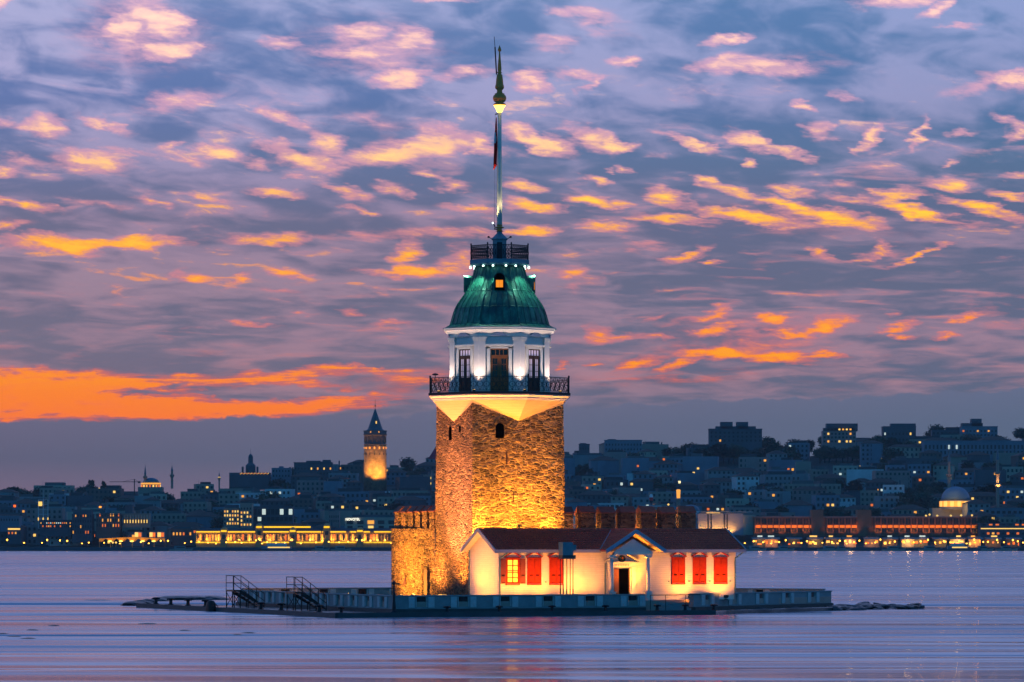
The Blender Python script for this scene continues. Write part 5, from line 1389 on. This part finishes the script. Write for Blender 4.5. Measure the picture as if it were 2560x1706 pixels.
# dark domed landmark at 625
t, k = lm('domed_building', 'dark silhouetted building with stepped central cupola above a row of lights', 'building', 625, 1186, 2990)
mb = MB(); mb.box(-52*k, 50*k, 0, 14, -12, 4*k); mb.lathe([(12.5*k, 4*k), (12.5*k, 22*k), (10*k, 25*k), (6*k, 29*k), (6*k, 43*k), (4.5*k, 48*k), (1.4*k, 51*k), (.2, 52*k)], 12, c=(0, 7, 0)); mb.build('wall', WALLC[5], t)
for x in (-19, 18): mb = MB(); mb.cbox((x*k, 3, 11*k), (4.5*k, 4, 16*k)); mb.build('corner_turret', WALLC[5], t)
mb = MB(); mb.tube((0, 7, 51*k), (0, 7, 65*k), .12, 4); mb.build('spire', IRON, t)
for i in range(26): pane(t, (-24 + i * 2.8) * k, -.2, (2.4 if i % 3 else 0.6) * k, 1.8 * k, 1.6 * k, U_L[(0, 2, 1)[i % 3]], 'terrace_lamp')
# whitish rooftop building right of it
t, k = lm('city_building', 'pale square villa with a small rooftop box, right of the dark cupola building', 'building', 703, 1200, 2985)
mb = MB(); mb.box(-24*k, 24*k, 0, 12, -6, 30*k); mb.box(-6*k, 5*k, 2, 8, 30*k, 34*k); mb.build('wall', WALLC[1], t)
for i in range(6):
    for f in range(2): pane(t, (-19 + i * 7.6) * k, -.1, (10 + f * 12) * k, 3*k, 5*k, U_D)
# red-purple pennant shaped tent just left of the tower
t, k = lm('giant_flag', 'huge dusky crimson cloth peak showing just behind the left edge of the tower', 'flag', 1090, 1150, 2800)
mb = MB(); mb.rings([[Vector((x*k, y + .6 * sin(z * .4), z*k)) for x, z in ((-20, 2), (75, 2), (32, 86), (25, 74))] for y in (0, .15)]); mb.build('cloth', plain('crimson_cloth', (200,52,80), .8), t)
mb = MB(); mb.tube((33*k, 0, -20*k), (33*k, 0, 92*k), .3, 6); mb.build('pole', STEEL, t)

def palace(px0, px1, pytop, pybase, Y, label, wc, roofs=(), rows=(), band=None, name='city_building', cat='building', group=None, depth=14):
    """named block; roofs: list of (x0,x1,ytop) boxes above; rows: (py, height px, n, kind, lit list)"""
    pxm = (px0 + px1)/2; t, k = lm(name, label, cat, pxm, pybase, Y, 0, group); w = (px1 - px0) * k; H = (pybase - pytop) * k
    dn = 3 if Y < 2700 else 22
    mb = MB(); mb.box(-w/2, w/2, 0, depth, -dn, H); mb.box(-w/2 - .3, w/2 + .3, -.3, depth + .3, H - .6, H - .1) ; mb.build('wall', wc, t, recalc=False)
    for a, b, yt in roofs:
        mb = MB(); mb.box((a - pxm)*k, (b - pxm)*k, 2, depth - 1, H + .01, (pybase - yt)*k); mb.build('penthouse', WALLC[5], t)
    for py, hp_, n, lit, wf in rows:
        for i in range(n):
            x = -w/2 + w * (i + .5)/n; L = lit(i) if callable(lit) else lit
            pane(t, x, -.1, (pybase - py)*k, w/n * wf, hp_*k, U_D if L is None else U_L[L], 'window' if L is None else 'lit_window')
    return t, k
r5 = random.Random(5)
lit_some = lambda p, c=(0, 2): (lambda i: r5.choice(c) if r5.random() < p else None)
palace(1773, 1905, 1072, 1118, 3020, 'big dark hilltop block with two roof pavilions, right of the tower', WALLC[5], [(1802, 1832, 1055), (1842, 1871, 1055), (1790, 1890, 1066)], [(1082, 5, 12, lit_some(0), .4), (1092, 5, 12, lit_some(0), .4), (1102, 5, 12, lit_some(.05), .4)])
palace(2057, 2140, 1078, 1112, 3010, 'pale rose hotel with dark glass roof storeys and lit windows on the right skyline', WALLC[4], [(2060, 2138, 1070), (2067, 2145, 1059)], [(1074, 4, 9, lit_some(.45), .5), (1085, 5, 9, lit_some(.2), .5), (1094, 5, 9, lit_some(.25), .5), (1104, 5, 9, lit_some(.35), .5)])
palace(2208, 2290, 1066, 1124, 3030, 'wide dark flat block cutting the skyline between the rose hotel and the stepped block', WALLC[5], [(2228, 2290, 1059)], [(1085, 6, 9, lit_some(.1, (3, 2)), .4), (1100, 6, 9, lit_some(0), .4)])
palace(2404, 2494, 1066, 1112, 3030, 'stepped teal grey block with a tall roof box on the far right skyline', WALLC[1], [(2406, 2458, 1058), (2430, 2455, 1047)], [(1078, 4, 10, lit_some(.22, (0, 1)), .5), (1088, 4, 10, lit_some(0), .5), (1098, 4, 10, lit_some(.3), .5)])
palace(2310, 2560, 1102, 1150, 2930, 'long classical palace front below the stepped block at the far right', WALLC[1], [], [(1118, 10, 26, lambda i: 3 if i in (6, 8) else None, .45), (1132, 9, 26, lit_some(0), .45)], depth=20)
palace(1512, 1605, 1100, 1135, 3030, 'tall grey blue block breaking the skyline right of the sea tower', WALLC[1], [(1520, 1540, 1098)], [(1112, 5, 12, lit_some(.06, (3,)), .4), (1124, 5, 12, lit_some(0), .4)])
palace(1448, 1474, 1110, 1140, 3030, 'small square dark tower block near the sea tower on the skyline', WALLC[5], [(1450, 1466, 1108)], [(1122, 5, 4, None, .4)])
palace(735, 830, 1156, 1200, 2960, 'dark broad apartment block left of the round tower on the skyline', WALLC[5], [(765, 800, 1152), (806, 826, 1150)], [(1172, 5, 12, lit_some(.2), .4), (1184, 5, 12, lit_some(0), .4)])
palace(600, 630, 1258, 1322, 2480, 'amber lit corner house beside the long hotel by the water', WALLC[2], [], [(1272 + 10 * f, 5, 4, lit_some(.6), .45) for f in range(5)])
palace(559, 598, 1270, 1322, 2482, 'amber lit hotel with many small windows above the yellow terminal', WALLC[2], [(562, 594, 1262)], [(1279 + 10 * f, 5, 6, lit_some(.75), .45) for f in range(4)])
palace(632, 732, 1266, 1312, 2500, 'glass fronted office with pale interior panels behind the yellow terminal', WALLC[5], [], [(1280, 14, 9, lambda i: 3 if i in (2, 6, 8) else None, .8), (1298, 10, 9, lambda i: 3 if i == 1 else None, .8)])
palace(822, 848, 1278, 1320, 2490, 'narrow rose brick house with a raised left bay, between the terminal and the hill', WALLC[4], [(823, 836, 1272)], [(1292 + 11 * f, 6, 5, None, .4) for f in range(2)])
t, k = palace(862, 992, 1294, 1324, 2484, 'long low hotel with big dark windows and a white rooftop sign', WALLC[3], [(880, 990, 1287)], [(1306, 9, 5, lambda i: 0 if i == 2 else None, .62), (1318, 6, 5, lit_some(.3), .5)])
cu = bpy.data.curves.new('sign', 'FONT'); cu.body = 'NOVOTEL'; cu.size = 9.2 * k; cu.extrude = .08; cu.align_x = 'LEFT'
so_ = bpy.data.objects.new('rooftop_sign', cu); COL.objects.link(so_); dg = bpy.context.evaluated_depsgraph_get(); me = bpy.data.meshes.new_from_object(so_.evaluated_get(dg)); bpy.data.objects.remove(so_)
me.materials.clear(); me.materials.append(glow('sign_glow', (245,240,215), 2.2)); so_ = bpy.data.objects.new('rooftop_sign', me); COL.objects.link(so_); so_.parent = t; so_.rotation_euler = (radians(90), 0, 0); so_.location = ((864 - 927) * k, -.8, (1324 - 1302) * k); so_.scale = (.85, 1, 1)
palace(180, 230, 1285, 1345, 2470, 'dark office block with faint amber windows on the left waterfront', WALLC[5], [(182, 228, 1278)], [(1289 + 14 * f, 7, 8, lit_some(.28, (1, 0)), .35) for f in range(4)])
palace(240, 300, 1285, 1336, 2472, 'dark block with paired amber windows left of the columned building', WALLC[6], [], [(1288 + 13 * f, 7, 9, lit_some(.4, (0, 1)), .35) for f in range(3)])
t, k = palace(308, 372, 1284, 1308, 2478, 'columned bank front washed with yellow light on the left waterfront', WALLC[2], [(312, 330, 1262)], [])
for i in range(9):
    mb = MB(); mb.lathe([(.5, 0), (.42, 20*k)], 8, c=((-28 + i * 7)*k, -.8, 0)); mb.build('column', WALLC[3], t)
    pane(t, (-28 + i * 7) * k, -1.4, 4*k, 2.2*k, 8*k, U_L[2], 'column_light')
palace(0, 48, 1290, 1318, 2480, 'pale low house at the far left edge of the waterfront', WALLC[1], [], [(1300, 6, 7, lit_some(.2), .4)])
palace(100, 178, 1300, 1330, 2474, 'long low building with a lit upper floor on the left waterfront', WALLC[5], [], [(1308, 3, 16, lit_some(.7, (0, 3, 1)), .5), (1316, 4, 16, lit_some(.5, (0, 1)), .5)])
palace(18, 52, 1318, 1348, 2466, 'low shop with a bright white gold sign band at the left', WALLC[5], [], [(1323, 4, 1, 2, .9), (1333, 5, 4, lit_some(.5, (1, 0)), .4)])
palace(430, 480, 1322, 1352, 2466, 'small mansard house with four rounded dormers on the waterfront', WALLC[6], [(433, 477, 1318)], [(1335, 7, 6, lit_some(.5, (1, 0)), .45)])
palace(2452, 2600, 1308, 1345, 2462, 'dark glass pavilion with a gold roof edge at the far right waterfront', WALLC[5], [], [(1322, 2.4, 1, 2, 1.0), (1312, 4, 9, lit_some(.5, (1,)), .5), (1334, 5, 12, lit_some(.6, (1, 0)), .5)])
palace(2475, 2600, 1270, 1288, 2560, 'long low colonnaded hall behind the right mosque', WALLC[1], [], [(1281, 7, 9, None, .6)])
palace(1420, 1560, 1258, 1276, 2620, 'long greenhouse-like gallery behind the right fort wall', WALLC[7], [], [(1267, 8, 12, None, .7)], depth=10)

# lattice clock tower at the left
t, k = lm('lattice_tower', 'slim open frame tower with one big yellow lamp panel on the left', 'tower', 108, 1322, 2480)
mb = MB()
for x in (-12, 0, 12): mb.tube((x*k, 0, 0), (x*k, 0, 72*k), .3, 4)
for z in range(0, 73, 12): mb.tube((-12*k, 0, z*k), (12*k, 0, z*k), .2, 4)
mb.tube((0, 0, 72*k), (0, 0, 98*k), .15, 4); mb.build('frame', WALLC[7], t); pane(t, -7*k, -.5, 62*k, 9*k, 11*k, U_L[2], 'lamp_panel', .5)
for x in (-12, 0, 12): pane(t, x*k, -.4, 24*k, 2.4*k, 7*k, U_L[2], 'base_lamp', .5)

# right mosque with the big dome
t, k = lm('mosque', 'large mosque with blue lead dome on an amber lit drum at the right, two minarets', 'mosque', 2394, 1268, 2580)
mb = MB(); mb.box(-60*k, 60*k, 8, 30, -14, -2*k); mb.lathe([(40*k, -6*k), (39*k, 18*k)], 32, c=(0, 12, 0)); mb.build('drum', WALLC[3], t)
for i in range(14):
    a = pi + pi * (i + .5)/14; mb = MB(); mb.cbox((39.6*k*cos(a), 12 + 39.6*k*sin(a), 8*k), (.6, 2.2, 3.6), a); mb.build('lit_window', LITS[2 if i % 2 else 0], t)
mb = MB(); mb.smooth = True; mb.lathe([(36*k*cos(pi/2*i/10) + .01, 19*k + 33*k*sin(pi/2*i/10)) for i in range(11)], 32, c=(0, 12, 0)); mb.tube((0, 12, 51*k), (0, 12, 58*k), .15, 5); mb.build('dome', plain('pale_lead_dome', (92,126,152), .5), t)
mq = minaret(t, -9*k, -10, (1268-1153)*k, 1.15, [(1268-1187)*k], MSTONE, 34*k, LEAD); mq.location.y = 28
m_ = minaret(t, 100*k, -4, (1268-1150)*k, 1.15, [(1268-1215)*k, (1268-1183)*k], MSTONE, 34*k, LEAD)
mb = MB(); mb.lathe([(1.5, (1268-1187)*k), (1.6, (1268-1185)*k)], 12, c=(100*k, 0, 0)); mb.build('balcony_light', LITS[0], m_)
mb = MB(); mb.lathe([(1.8, (1268-1216)*k), (1.9, (1268-1213)*k)], 12, c=(100*k, 0, 0)); mb.build('balcony_light', LITS[0], m_)
spot(t, (100*k, -8, 38*k), (100*k, 0, 66*k), 26000, (1, .5, .12), 40, .8, .3); spot(t, (-10*k, -26, -8*k), (0, 0, 10*k), 16000, (1, .5, .12), 100, .9, .3); spot(t, (-30*k, -40, 10*k), (-9*k, 28, 62*k), 22000, (1, .62, .36), 22, .9, .3)
# minaret, small dome, lamp and beacon seen just over the right fort wall
t, k = lm('mosque_minaret', 'short minaret with glowing yellow top seen over the right fort wall', 'minaret', 1696, 1300, 2520)
mb = MB(); mb.lathe([(5.5*k, 0), (5*k, 44*k), (7.5*k, 50*k), (7.5*k, 53*k), (4.5*k, 54*k)], 14); mb.build('shaft', MSTONE, t); mb = MB(); mb.lathe([(4.2*k, 54*k), (5.2*k, 74*k), (4.0*k, 76*k)], 14); mb.build('glowing_top', LITS[0], t)
t, k = lm('small_dome', 'small pale dome with a thin finial behind the last right merlon', 'dome', 1727, 1290, 2515)
mb = MB(); mb.smooth = True; mb.lathe([(22*k*cos(pi/2*i/6) + .02, 12*k + 16*k*sin(pi/2*i/6)) for i in range(7)], 20); mb.tube((0, 0, 27*k), (0, 0, 39*k), .12, 4); mb.build('dome', LEAD, t); mb = MB(); mb.lathe([(23*k, -6*k), (23*k, 12*k)], 20); mb.build('drum', WALLC[7], t)
t, k = lm('harbour_beacon', 'red and white topped beacon on a white gantry behind the right fort wall', 'beacon', 1628, 1300, 2500)
mb = MB()
for x in (-29, 27): mb.tube((x*k, 0, 0), (x*k*.96, 0, 34*k), .35, 5)
mb.tube((-28*k, 0, 34*k), (26*k, 0, 34*k), .4, 5); mb.build('gantry', WALLC[7], t); mb = MB(); mb.lathe([(1*k, 34*k), (1*k, 42*k), (4*k, 44*k), (4.6*k, 48*k)], 12); mb.build('beacon_base', IRON, t); mb = MB(); mb.lathe([(4.6*k, 48*k), (4.8*k, 56*k)], 12); mb.build('red_band', FLAGR, t); mb = MB(); mb.lathe([(4.8*k, 56*k), (4.4*k, 61*k), (2*k, 64*k)], 12); mb.build('white_cap', FLAGW, t)

# ---- long yellow lit passenger terminal on the left waterfront
t, k = lm('passenger_terminal', 'long low waterfront terminal outlined by two bright yellow light strips', 'building', 740, 1373, 2440)
w0, w1 = -250*k, 250*k
TW = plain('terminal_stone', (176,140,92), .8, var=.2, scale=.3)
mb = MB(); mb.box(w0, w1, 0, 18, 0, 44*k); mb.box(w0 - .5, w1 + .5, -.8, 18.5, 40*k, 42*k); mb.build('wall', TW, t, recalc=False)
mb = MB(); mb.rings([[Vector((x, y, z)) for y, z in ((1, 44*k), (17, 44*k), (12, 52*k), (6, 52*k))] for x in (w0 + 2, w1 - 2)]); mb.build('roof', ROOFC[0], t)
x = w0; i = 0; rT = random.Random(8)
while x < w1 - 4:
    L = rT.uniform(18, 34) * k; b = min(x + L, w1); pane(t, (x + b)/2, -.9, 16.5*k, b - x, 3.2*k, FS, 'light_strip'); x = b + 1.5*k; i += 1
for a, b in ((-249, -187), (-170, -102), (-82, -18), (2, 63), (66, 125), (135, 185), (195, 250)): pane(t, (a + b)/2*k, -1.0, 43*k, (b - a)*k, 3.4*k, FS, 'light_strip')
for i in range(66):
    px = -246 + i * 7.6; a = 20*k; lit = rT.random()
    pane(t, px*k, -.15, 29*k, 3.2*k, 15*k, U_L[rT.choice((0, 1))] if lit < .6 else U_D, 'arched_window')
for i, px in enumerate((-180, -92, -8, 77, 160)):
    big = i in (1, 3); hh = 64 if big else 54
    mb = MB(); mb.box(px*k - 9*k, px*k + 9*k, -1.5, 10, 0, (hh - 8)*k); tw = mb.build('pavilion_tower', TW, t)
    mb = MB(); mb.smooth = True; mb.lathe([(9*k*cos(pi/2*j/6) + .02, (hh - 8)*k + 9*k*sin(pi/2*j/6)) for j in range(7)], 16, c=(px*k, 3, 0)); mb.build('pavilion_dome', TW, tw)
    pane(t, px*k, -1.8, (hh - 9)*k, 14*k, 4.5*k, FS, 'dome_light'); pane(t, px*k, -1.7, (hh - 24)*k, 8*k, 10*k, U_D, 'tower_window')
for i, (a, b) in enumerate(((-85, 40),)):
    mb = MB(); mb.rings([[Vector((x*k, y, z*k)) for x, z in ((a, 52), (b, 52), (b - 14, 64), (a + 22, 64))] for y in (6, 16)]); mb.build('upper_roof', ROOFC[0], t)
    pane(t, (a + b)/2*k, 3, 55*k, (b - a - 8)*k, 4*k, FS, 'light_strip')
for px in range(-246, 248, 26): spot(t, (px*k, -2.4, 21*k), (px*k, 0.2, 30*k), 1300, (1, .5, .08), 120, .9, .2)

# wave canopy
t, k = lm('wave_canopy', 'glowing golden wave-shaped canopy on slim flared columns, left waterfront', 'canopy', 330, 1372, 2440)
mb = MB(); n = 120; up, lo = [], []
for i in range(n + 1):
    x = -82 + 164 * i / n; up.append(Vector((x*k, 0, (29 - abs(x) * .05)*k))); lo.append(Vector((x*k, 0, (25 - 7.5 * abs(cos(pi * (x + 82) / 27.3)) ** 3)*k)))
for a, b, c, d in zip(up, up[1:], lo, lo[1:]):
    f0 = [a, b, d, c]; y1 = Vector((0, 14, 0))
    mb.poly(f0); mb.poly([c, d, d + y1, c + y1]); mb.poly([a, b, b + y1, a + y1])
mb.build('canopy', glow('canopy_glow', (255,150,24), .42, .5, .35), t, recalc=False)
for i in range(7):
    x = -82 + 27.3 * i; mb = MB(); mb.lathe([(1*k, 0), (1*k, 12*k), (2*k, 17*k), (4*k, 19*k)], 8, c=(x*k, 2, 0)); c = mb.build('column', TW, t)
    if 0 < i < 6: mb = MB(); mb.lathe([(.6, 17*k), (1.4, 18.6*k), (.6, 20*k)], 10, c=(x*k, -1, 0)); mb.build('column_lamp', G_LAMP, c)
for x, w in ((12, 17), (48, 15), (69, 17)):
    MB().box((x - w/2)*k, (x + w/2)*k, 8, 14, 27*k, 42*k).build('rooftop_kiosk', WALLC[3], t); pane(t, (x - w*.22)*k, 7.8, 35*k, w*.5*k, 11*k, U_L[2], 'kiosk_window'); pane(t, (x + w*.28)*k, 7.8, 35*k, w*.4*k, 10*k, U_L[1], 'kiosk_window')

# ---- right waterfront: pale gallery and long orange-lit colonnade
t, k = lm('art_museum', 'pale grey windowless museum block with an orange wash along its foot', 'building', 1803, 1330, 2500)
MW = plain('museum_panel', (150,152,168), .6); mb = MB(); mb.box(-58*k, 55*k, 0, 20, -2, 46*k); mb.build('wall', MW, t); mb = MB(); mb.box(-52*k, 80*k, -.6, 20, 49*k, 50.5*k); mb.build('roof', WALLC[7], t)
mb = MB(); mb.box(55.2*k, 86*k, -.5, 18, -2, 42*k); mb.build('side_wing', WALLC[3], t)
for x in (-33, -25, 8, 15): pane(t, x*k, -.1, 26*k, 3*k, 36*k, U_D, 'slot_window'); pane(t, x*k, -1.2, 3*k, 2*k, 2.6*k, U_L[2], 'foot_lamp')
pane(t, -20*k, -.5, 47.5*k, 34*k, 1.2*k, U_L[2], 'light_strip')
for x in (-46, -20, 2, 24): spot(t, (x*k, -3.5, -1.0), (x*k, 1, 8), 5000, (1, .42, .06), 130, .9, .3)
t, k = lm('colonnade_building', 'long two-storey colonnade with vertical fins glowing orange above the cafes', 'building', 2168, 1333, 2492)
OW = plain('terracotta_panel', (150,96,70), .8, var=.15, scale=.2)
mb = MB(); mb.box(-284*k, 284*k, 1.5, 20, -2, 40*k); mb.build('wall', OW, t); mb = MB(); mb.box(-286*k, 286*k, 0, 21, 39*k, 41.5*k); mb.build('roof_edge', WALLC[4], t)
for a, b in ((-140, -110), (-25, 10)): mb = MB(); mb.box(a*k, b*k, -1, 12, 12*k, 58*k); mb.box(a*k + 2*k, b*k - 12*k, -1.2, 4, -2, 12*k); mb.build('stair_tower', OW, t)
sx = [x for x in range(-280, 284, 15)]
for i, x in enumerate(sx):
    if -142 < x < -108 or -27 < x < 12: continue
    mb = MB(); mb.box(x*k - .35, x*k + .35, 0, 1.45, -1, 39*k); mb.build('fin', OW, t)
    for q in (0, 1, 2): pane(t, (x + 3.6 + q * 3.9)*k, 1.35, 29*k, 2.1*k, 15*k, U_D, 'window')
    for q in (0, 1, 2): pane(t, (x + 3.6 + q * 3.9)*k, 1.30, 8*k, 2.3*k, 11*k, U_D, 'window')
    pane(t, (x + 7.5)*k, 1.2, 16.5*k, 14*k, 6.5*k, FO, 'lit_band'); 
    if i % 2 == 0: spot(t, ((x + 7)*k, -3, -.5), ((x + 7)*k, 1, 8), rT.uniform(700, 1900), (1, .42, .06), 140, .9, .3)

# cafes, lamps, quay and boats under it
QM = plain('quay_wall_stone', (60,76,84), .9, var=.25, scale=.4)
mb = MB(); mb.box(-520, 520, 2398, 2404, -1, 2.3); q_ = mb.build('far_quay_wall', QM); tag(q_, kind='structure')
cafe_lit = [2, 2, 0, 1]; rr5 = random.Random(77)
for i in range(15):
    px = 1892 + i * 46 + rr5.uniform(-13, 13); Y = 2432 + rr5.uniform(-5, 5); t, k = lm('cafe_pavilion', 'single-storey cafe under an awning, %s from the left below the orange colonnade' % ordn(i + 1), 'cafe', px, 1366, Y, 0, 'cafes on the right waterfront')
    cw = rr5.uniform(14, 20); MB().box(-cw*k, cw*k, 3, 12, -1, rr5.uniform(18, 25)*k).build('wall', WALLC[rr5.choice((5, 6, 2, 4))], t); mb = MB(); mb.rings([[Vector((x*k, y, z*k)) for y, z in ((-1, 18), (3, 22), (12, 22), (12, 21), (3, 21), (-1, 17.3))] for x in (-20, 20)]); mb.build('awning', WALLC[4], t)
    for q in range(3):
        if rr5.random() < .95: pane(t, (-12 + q * 12)*k, 2.9, rr5.uniform(5, 13)*k, rr5.uniform(2.5, 9)*k, rr5.uniform(2.5, 8)*k, U_L[rr5.choice((0, 1, 1, 2))], 'lit_front')
    if i % 4 != 2: pane(t, rr5.uniform(-6, 6)*k, 2.6, 25*k, rr5.uniform(10, 20)*k, 3.4*k, U_L[rr5.choice((2, 2, 0, 3))], 'sign_board')
    l = bpy.data.lights.new('cafe_light', 'POINT'); l.energy = rr5.choice((700, 1600, 2400, 3600)); l.color = rr5.choice(((1, .42, .10), (1, .36, .06), (1, .55, .2))); l.shadow_soft_size = 1.5; lo = bpy.data.objects.new('cafe_light', l); COL.objects.link(lo); lo.parent = t; lo.location = (0, -1, 13*k)
def lamp_proto():
    t = thing('street_lamp', '', 'street lamp'); MB().tube((0, 0, 0), (0, 0, 4.4), .09, 6).build('pole', IRON, t); mb = MB(); mb.lathe([(.2, 4.4), (.52, 4.8), (.52, 5.2), (.2, 5.6)], 8); mb.build('lamp_head', glow('street_lamp_glow', (255,176,58), 6), t); return t
LP = lamp_proto(); spots = []
px = 1862
while px < 2558: spots.append((px, 'on the right quay')); px += rr5.uniform(11, 24)
for px in (18, 60, 105, 118, 150, 168, 205, 222, 260, 300, 352, 372, 402, 420, 462, 478, 498, 520, 540, 566, 588, 604, 640, 655, 668, 690, 712, 730, 752, 775, 790, 806, 822, 848, 870, 892, 905, 926, 944, 962, 978): spots.append((px, 'on the left quay'))
spots.sort(); lamp_pole, lamp_head = [c for c in bpy.data.objects if c.parent == LP]
lamp_pole, lamp_head = (lamp_pole, lamp_head) if lamp_pole.name.startswith('pole') else (lamp_head, lamp_pole)
for i, (px, w) in enumerate(spots):
    if i == 0: s = LP
    else:
        s = LP.copy(); COL.objects.link(s)
        for ch in (lamp_pole, lamp_head): c = ch.copy(); COL.objects.link(c); c.parent = s
    Y = 2410 + rr5.uniform(0, 12); s.location = (xat(px, Y), Y, 1.9); s.scale = (rr5.uniform(.7, 1.1), 1, rr5.uniform(.5, 1.05)); s.rotation_euler = (0, 0, rr5.uniform(0, 1))
    tag(s, 'small amber street lamp %s, %s lamp from the left edge' % (w, ordn(i + 1)), 'street lamp', 'street lamps along the far waterfront')
for i, (px, py, Y) in enumerate(((282,1357,2436),(290,1357,2437),(1671,1262,2500),(2315,1290,2520),(2324,1287,2520),(2343,1290,2520),(2377,1290,2520),(2403,1289,2520),(2430,1289,2520))):
    t, k = lm('terrace_lamp', 'amber terrace lamp glowing above the waterfront roofs, %s of the scattered ones from the left' % ordn(i + 1), 'lamp', px, py, Y, 0, 'lamps above the waterfront roofs')
    mb = MB(); mb.tube((0, 0, -12), (0, 0, 0), .15, 5); mb.build('pole', WALLC[3], t); mb = MB(); mb.lathe([(.2, -.6), (.8, 0), (.2, .7)], 8); mb.build('lamp_head', LITS[2], t)
# scattered point lights on the hillside: lit lamps on poles
hs = [(40,1240),(70,1250),(88,1248),(108,1237),(122,1240),(158,1251),(248,1221),(270,1250),(30,1258),(44,1258),(2150,1166),(2160,1190),(2250,1218),(2265,1222),(395,1232),(520,1239),(455,1252),(458,1263),(568,1234),(592,1233),(596,1236),(725,1215),(732,1215),(758,1252),(752,1268),(905,1233),(935,1254),(1415,1148),(1574,1156),(1632,1210),(1742,1198),(1865,1138),(1965,1132),(1985,1158),(1912,1182),(1934,1204),(2042,1228),(2095,1205),(2145,1205),(2268,1082),(2285,1175)]
hs.sort()
for i, (px, py) in enumerate(hs):
    Y = 2520.0
    for _ in range(30):
        z = zat(py, Y); gz = ground(xat(px, Y), Y) + 5
        if z <= gz: break
        Y += 18
    t, k = lm('street_lamp', 'single street light dotted on the far hillside, %s from the left' % ordn(i + 1), 'street lamp', px, py, Y - 14, 0, 'street lights on the far hillside')
    mb = MB(); mb.tube((0, 0, -7), (0, 0, 0), .1, 4); mb.build('pole', IRON, t); s_ = rr5.uniform(.5, .85); mb = MB(); mb.lathe([(.1, -s_ * .6), (s_, 0), (.1, s_ * .7)], 8); mb.build('lamp_head', LITS[rr5.choice((0, 2, 2, 3, 1))], t)
# boats
def boat(px, py, Y, L, label, ferry=False):
    t, k = lm('ferry' if ferry else 'motor_boat', label, 'boat', px, HORY + CAMH * FPX / Y, Y, 0, 'boats at the far quay')
    HM = WALLC[2] if not ferry else WALLC[5]
    mb = MB(); mb.rings([[Vector((x * L, y * L * .13, z)) for x, y in ((-.5, -1), (.3, -1), (.5, 0), (.3, 1), (-.5, 1))] for z in (-.2,)] + [[Vector((x * L * 1.04, y * L * .15, 1.3 + (.5 if x > .4 else 0))) for x, y in ((-.5, -1), (.3, -1), (.53, 0), (.3, 1), (-.5, 1))]]); mb.build('hull', HM, t)
    MB().box(-L * .28, L * .2, -L * .09, L * .09, 1.3, 3.2).build('cabin', WALLC[0 if not ferry else 1], t)
    if ferry: MB().box(-L * .2, L * .12, -L * .07, L * .07, 3.2, 4.8).build('bridge', WALLC[7], t)
    pane(t, 0, -L * .093, 2.3, L * .36, .7, U_L[2] if ferry else U_D, 'cabin_windows'); MB().tube((-L * .05, 0, 3.2), (-L * .05, 0, 6), .08, 4).build('mast', IRON, t)
boat(698, 1372, 2385, 38, 'dark ferry boat with a lit cabin before the yellow terminal', True)
boat(2398, 1370, 2380, 26, 'pale motor yacht moored under the far right quay', True)
for i, (px, L) in enumerate(((452, 14), (800, 11), (852, 12), (1888, 13), (1960, 12), (2075, 15), (2105, 11), (2234, 14), (2326, 14), (2458, 12), (2517, 13))):
    boat(px, 1370, 2388, L, 'small white motor boat moored at the far quay, %s such boat from the left' % ordn(i + 1))

# ---------------------------------------------------------------- thin evening haze over the strait
mb = MB(); mb.box(-2700, 2700, -450, 9100, -25, 140)
hz_m = bpy.data.materials.new('evening_haze'); hz_m.use_nodes = True; ht = hz_m.node_tree; ht.nodes.clear()
pv = ht.nodes.new('ShaderNodeVolumePrincipled'); pv.inputs['Color'].default_value = (1, .93, .95, 1); pv.inputs['Density'].default_value = .000042; pv.inputs['Anisotropy'].default_value = 0
ho = ht.nodes.new('ShaderNodeOutputMaterial'); ht.links.new(pv.outputs[0], ho.inputs['Volume'])
tag(mb.build('haze', hz_m), kind='stuff')
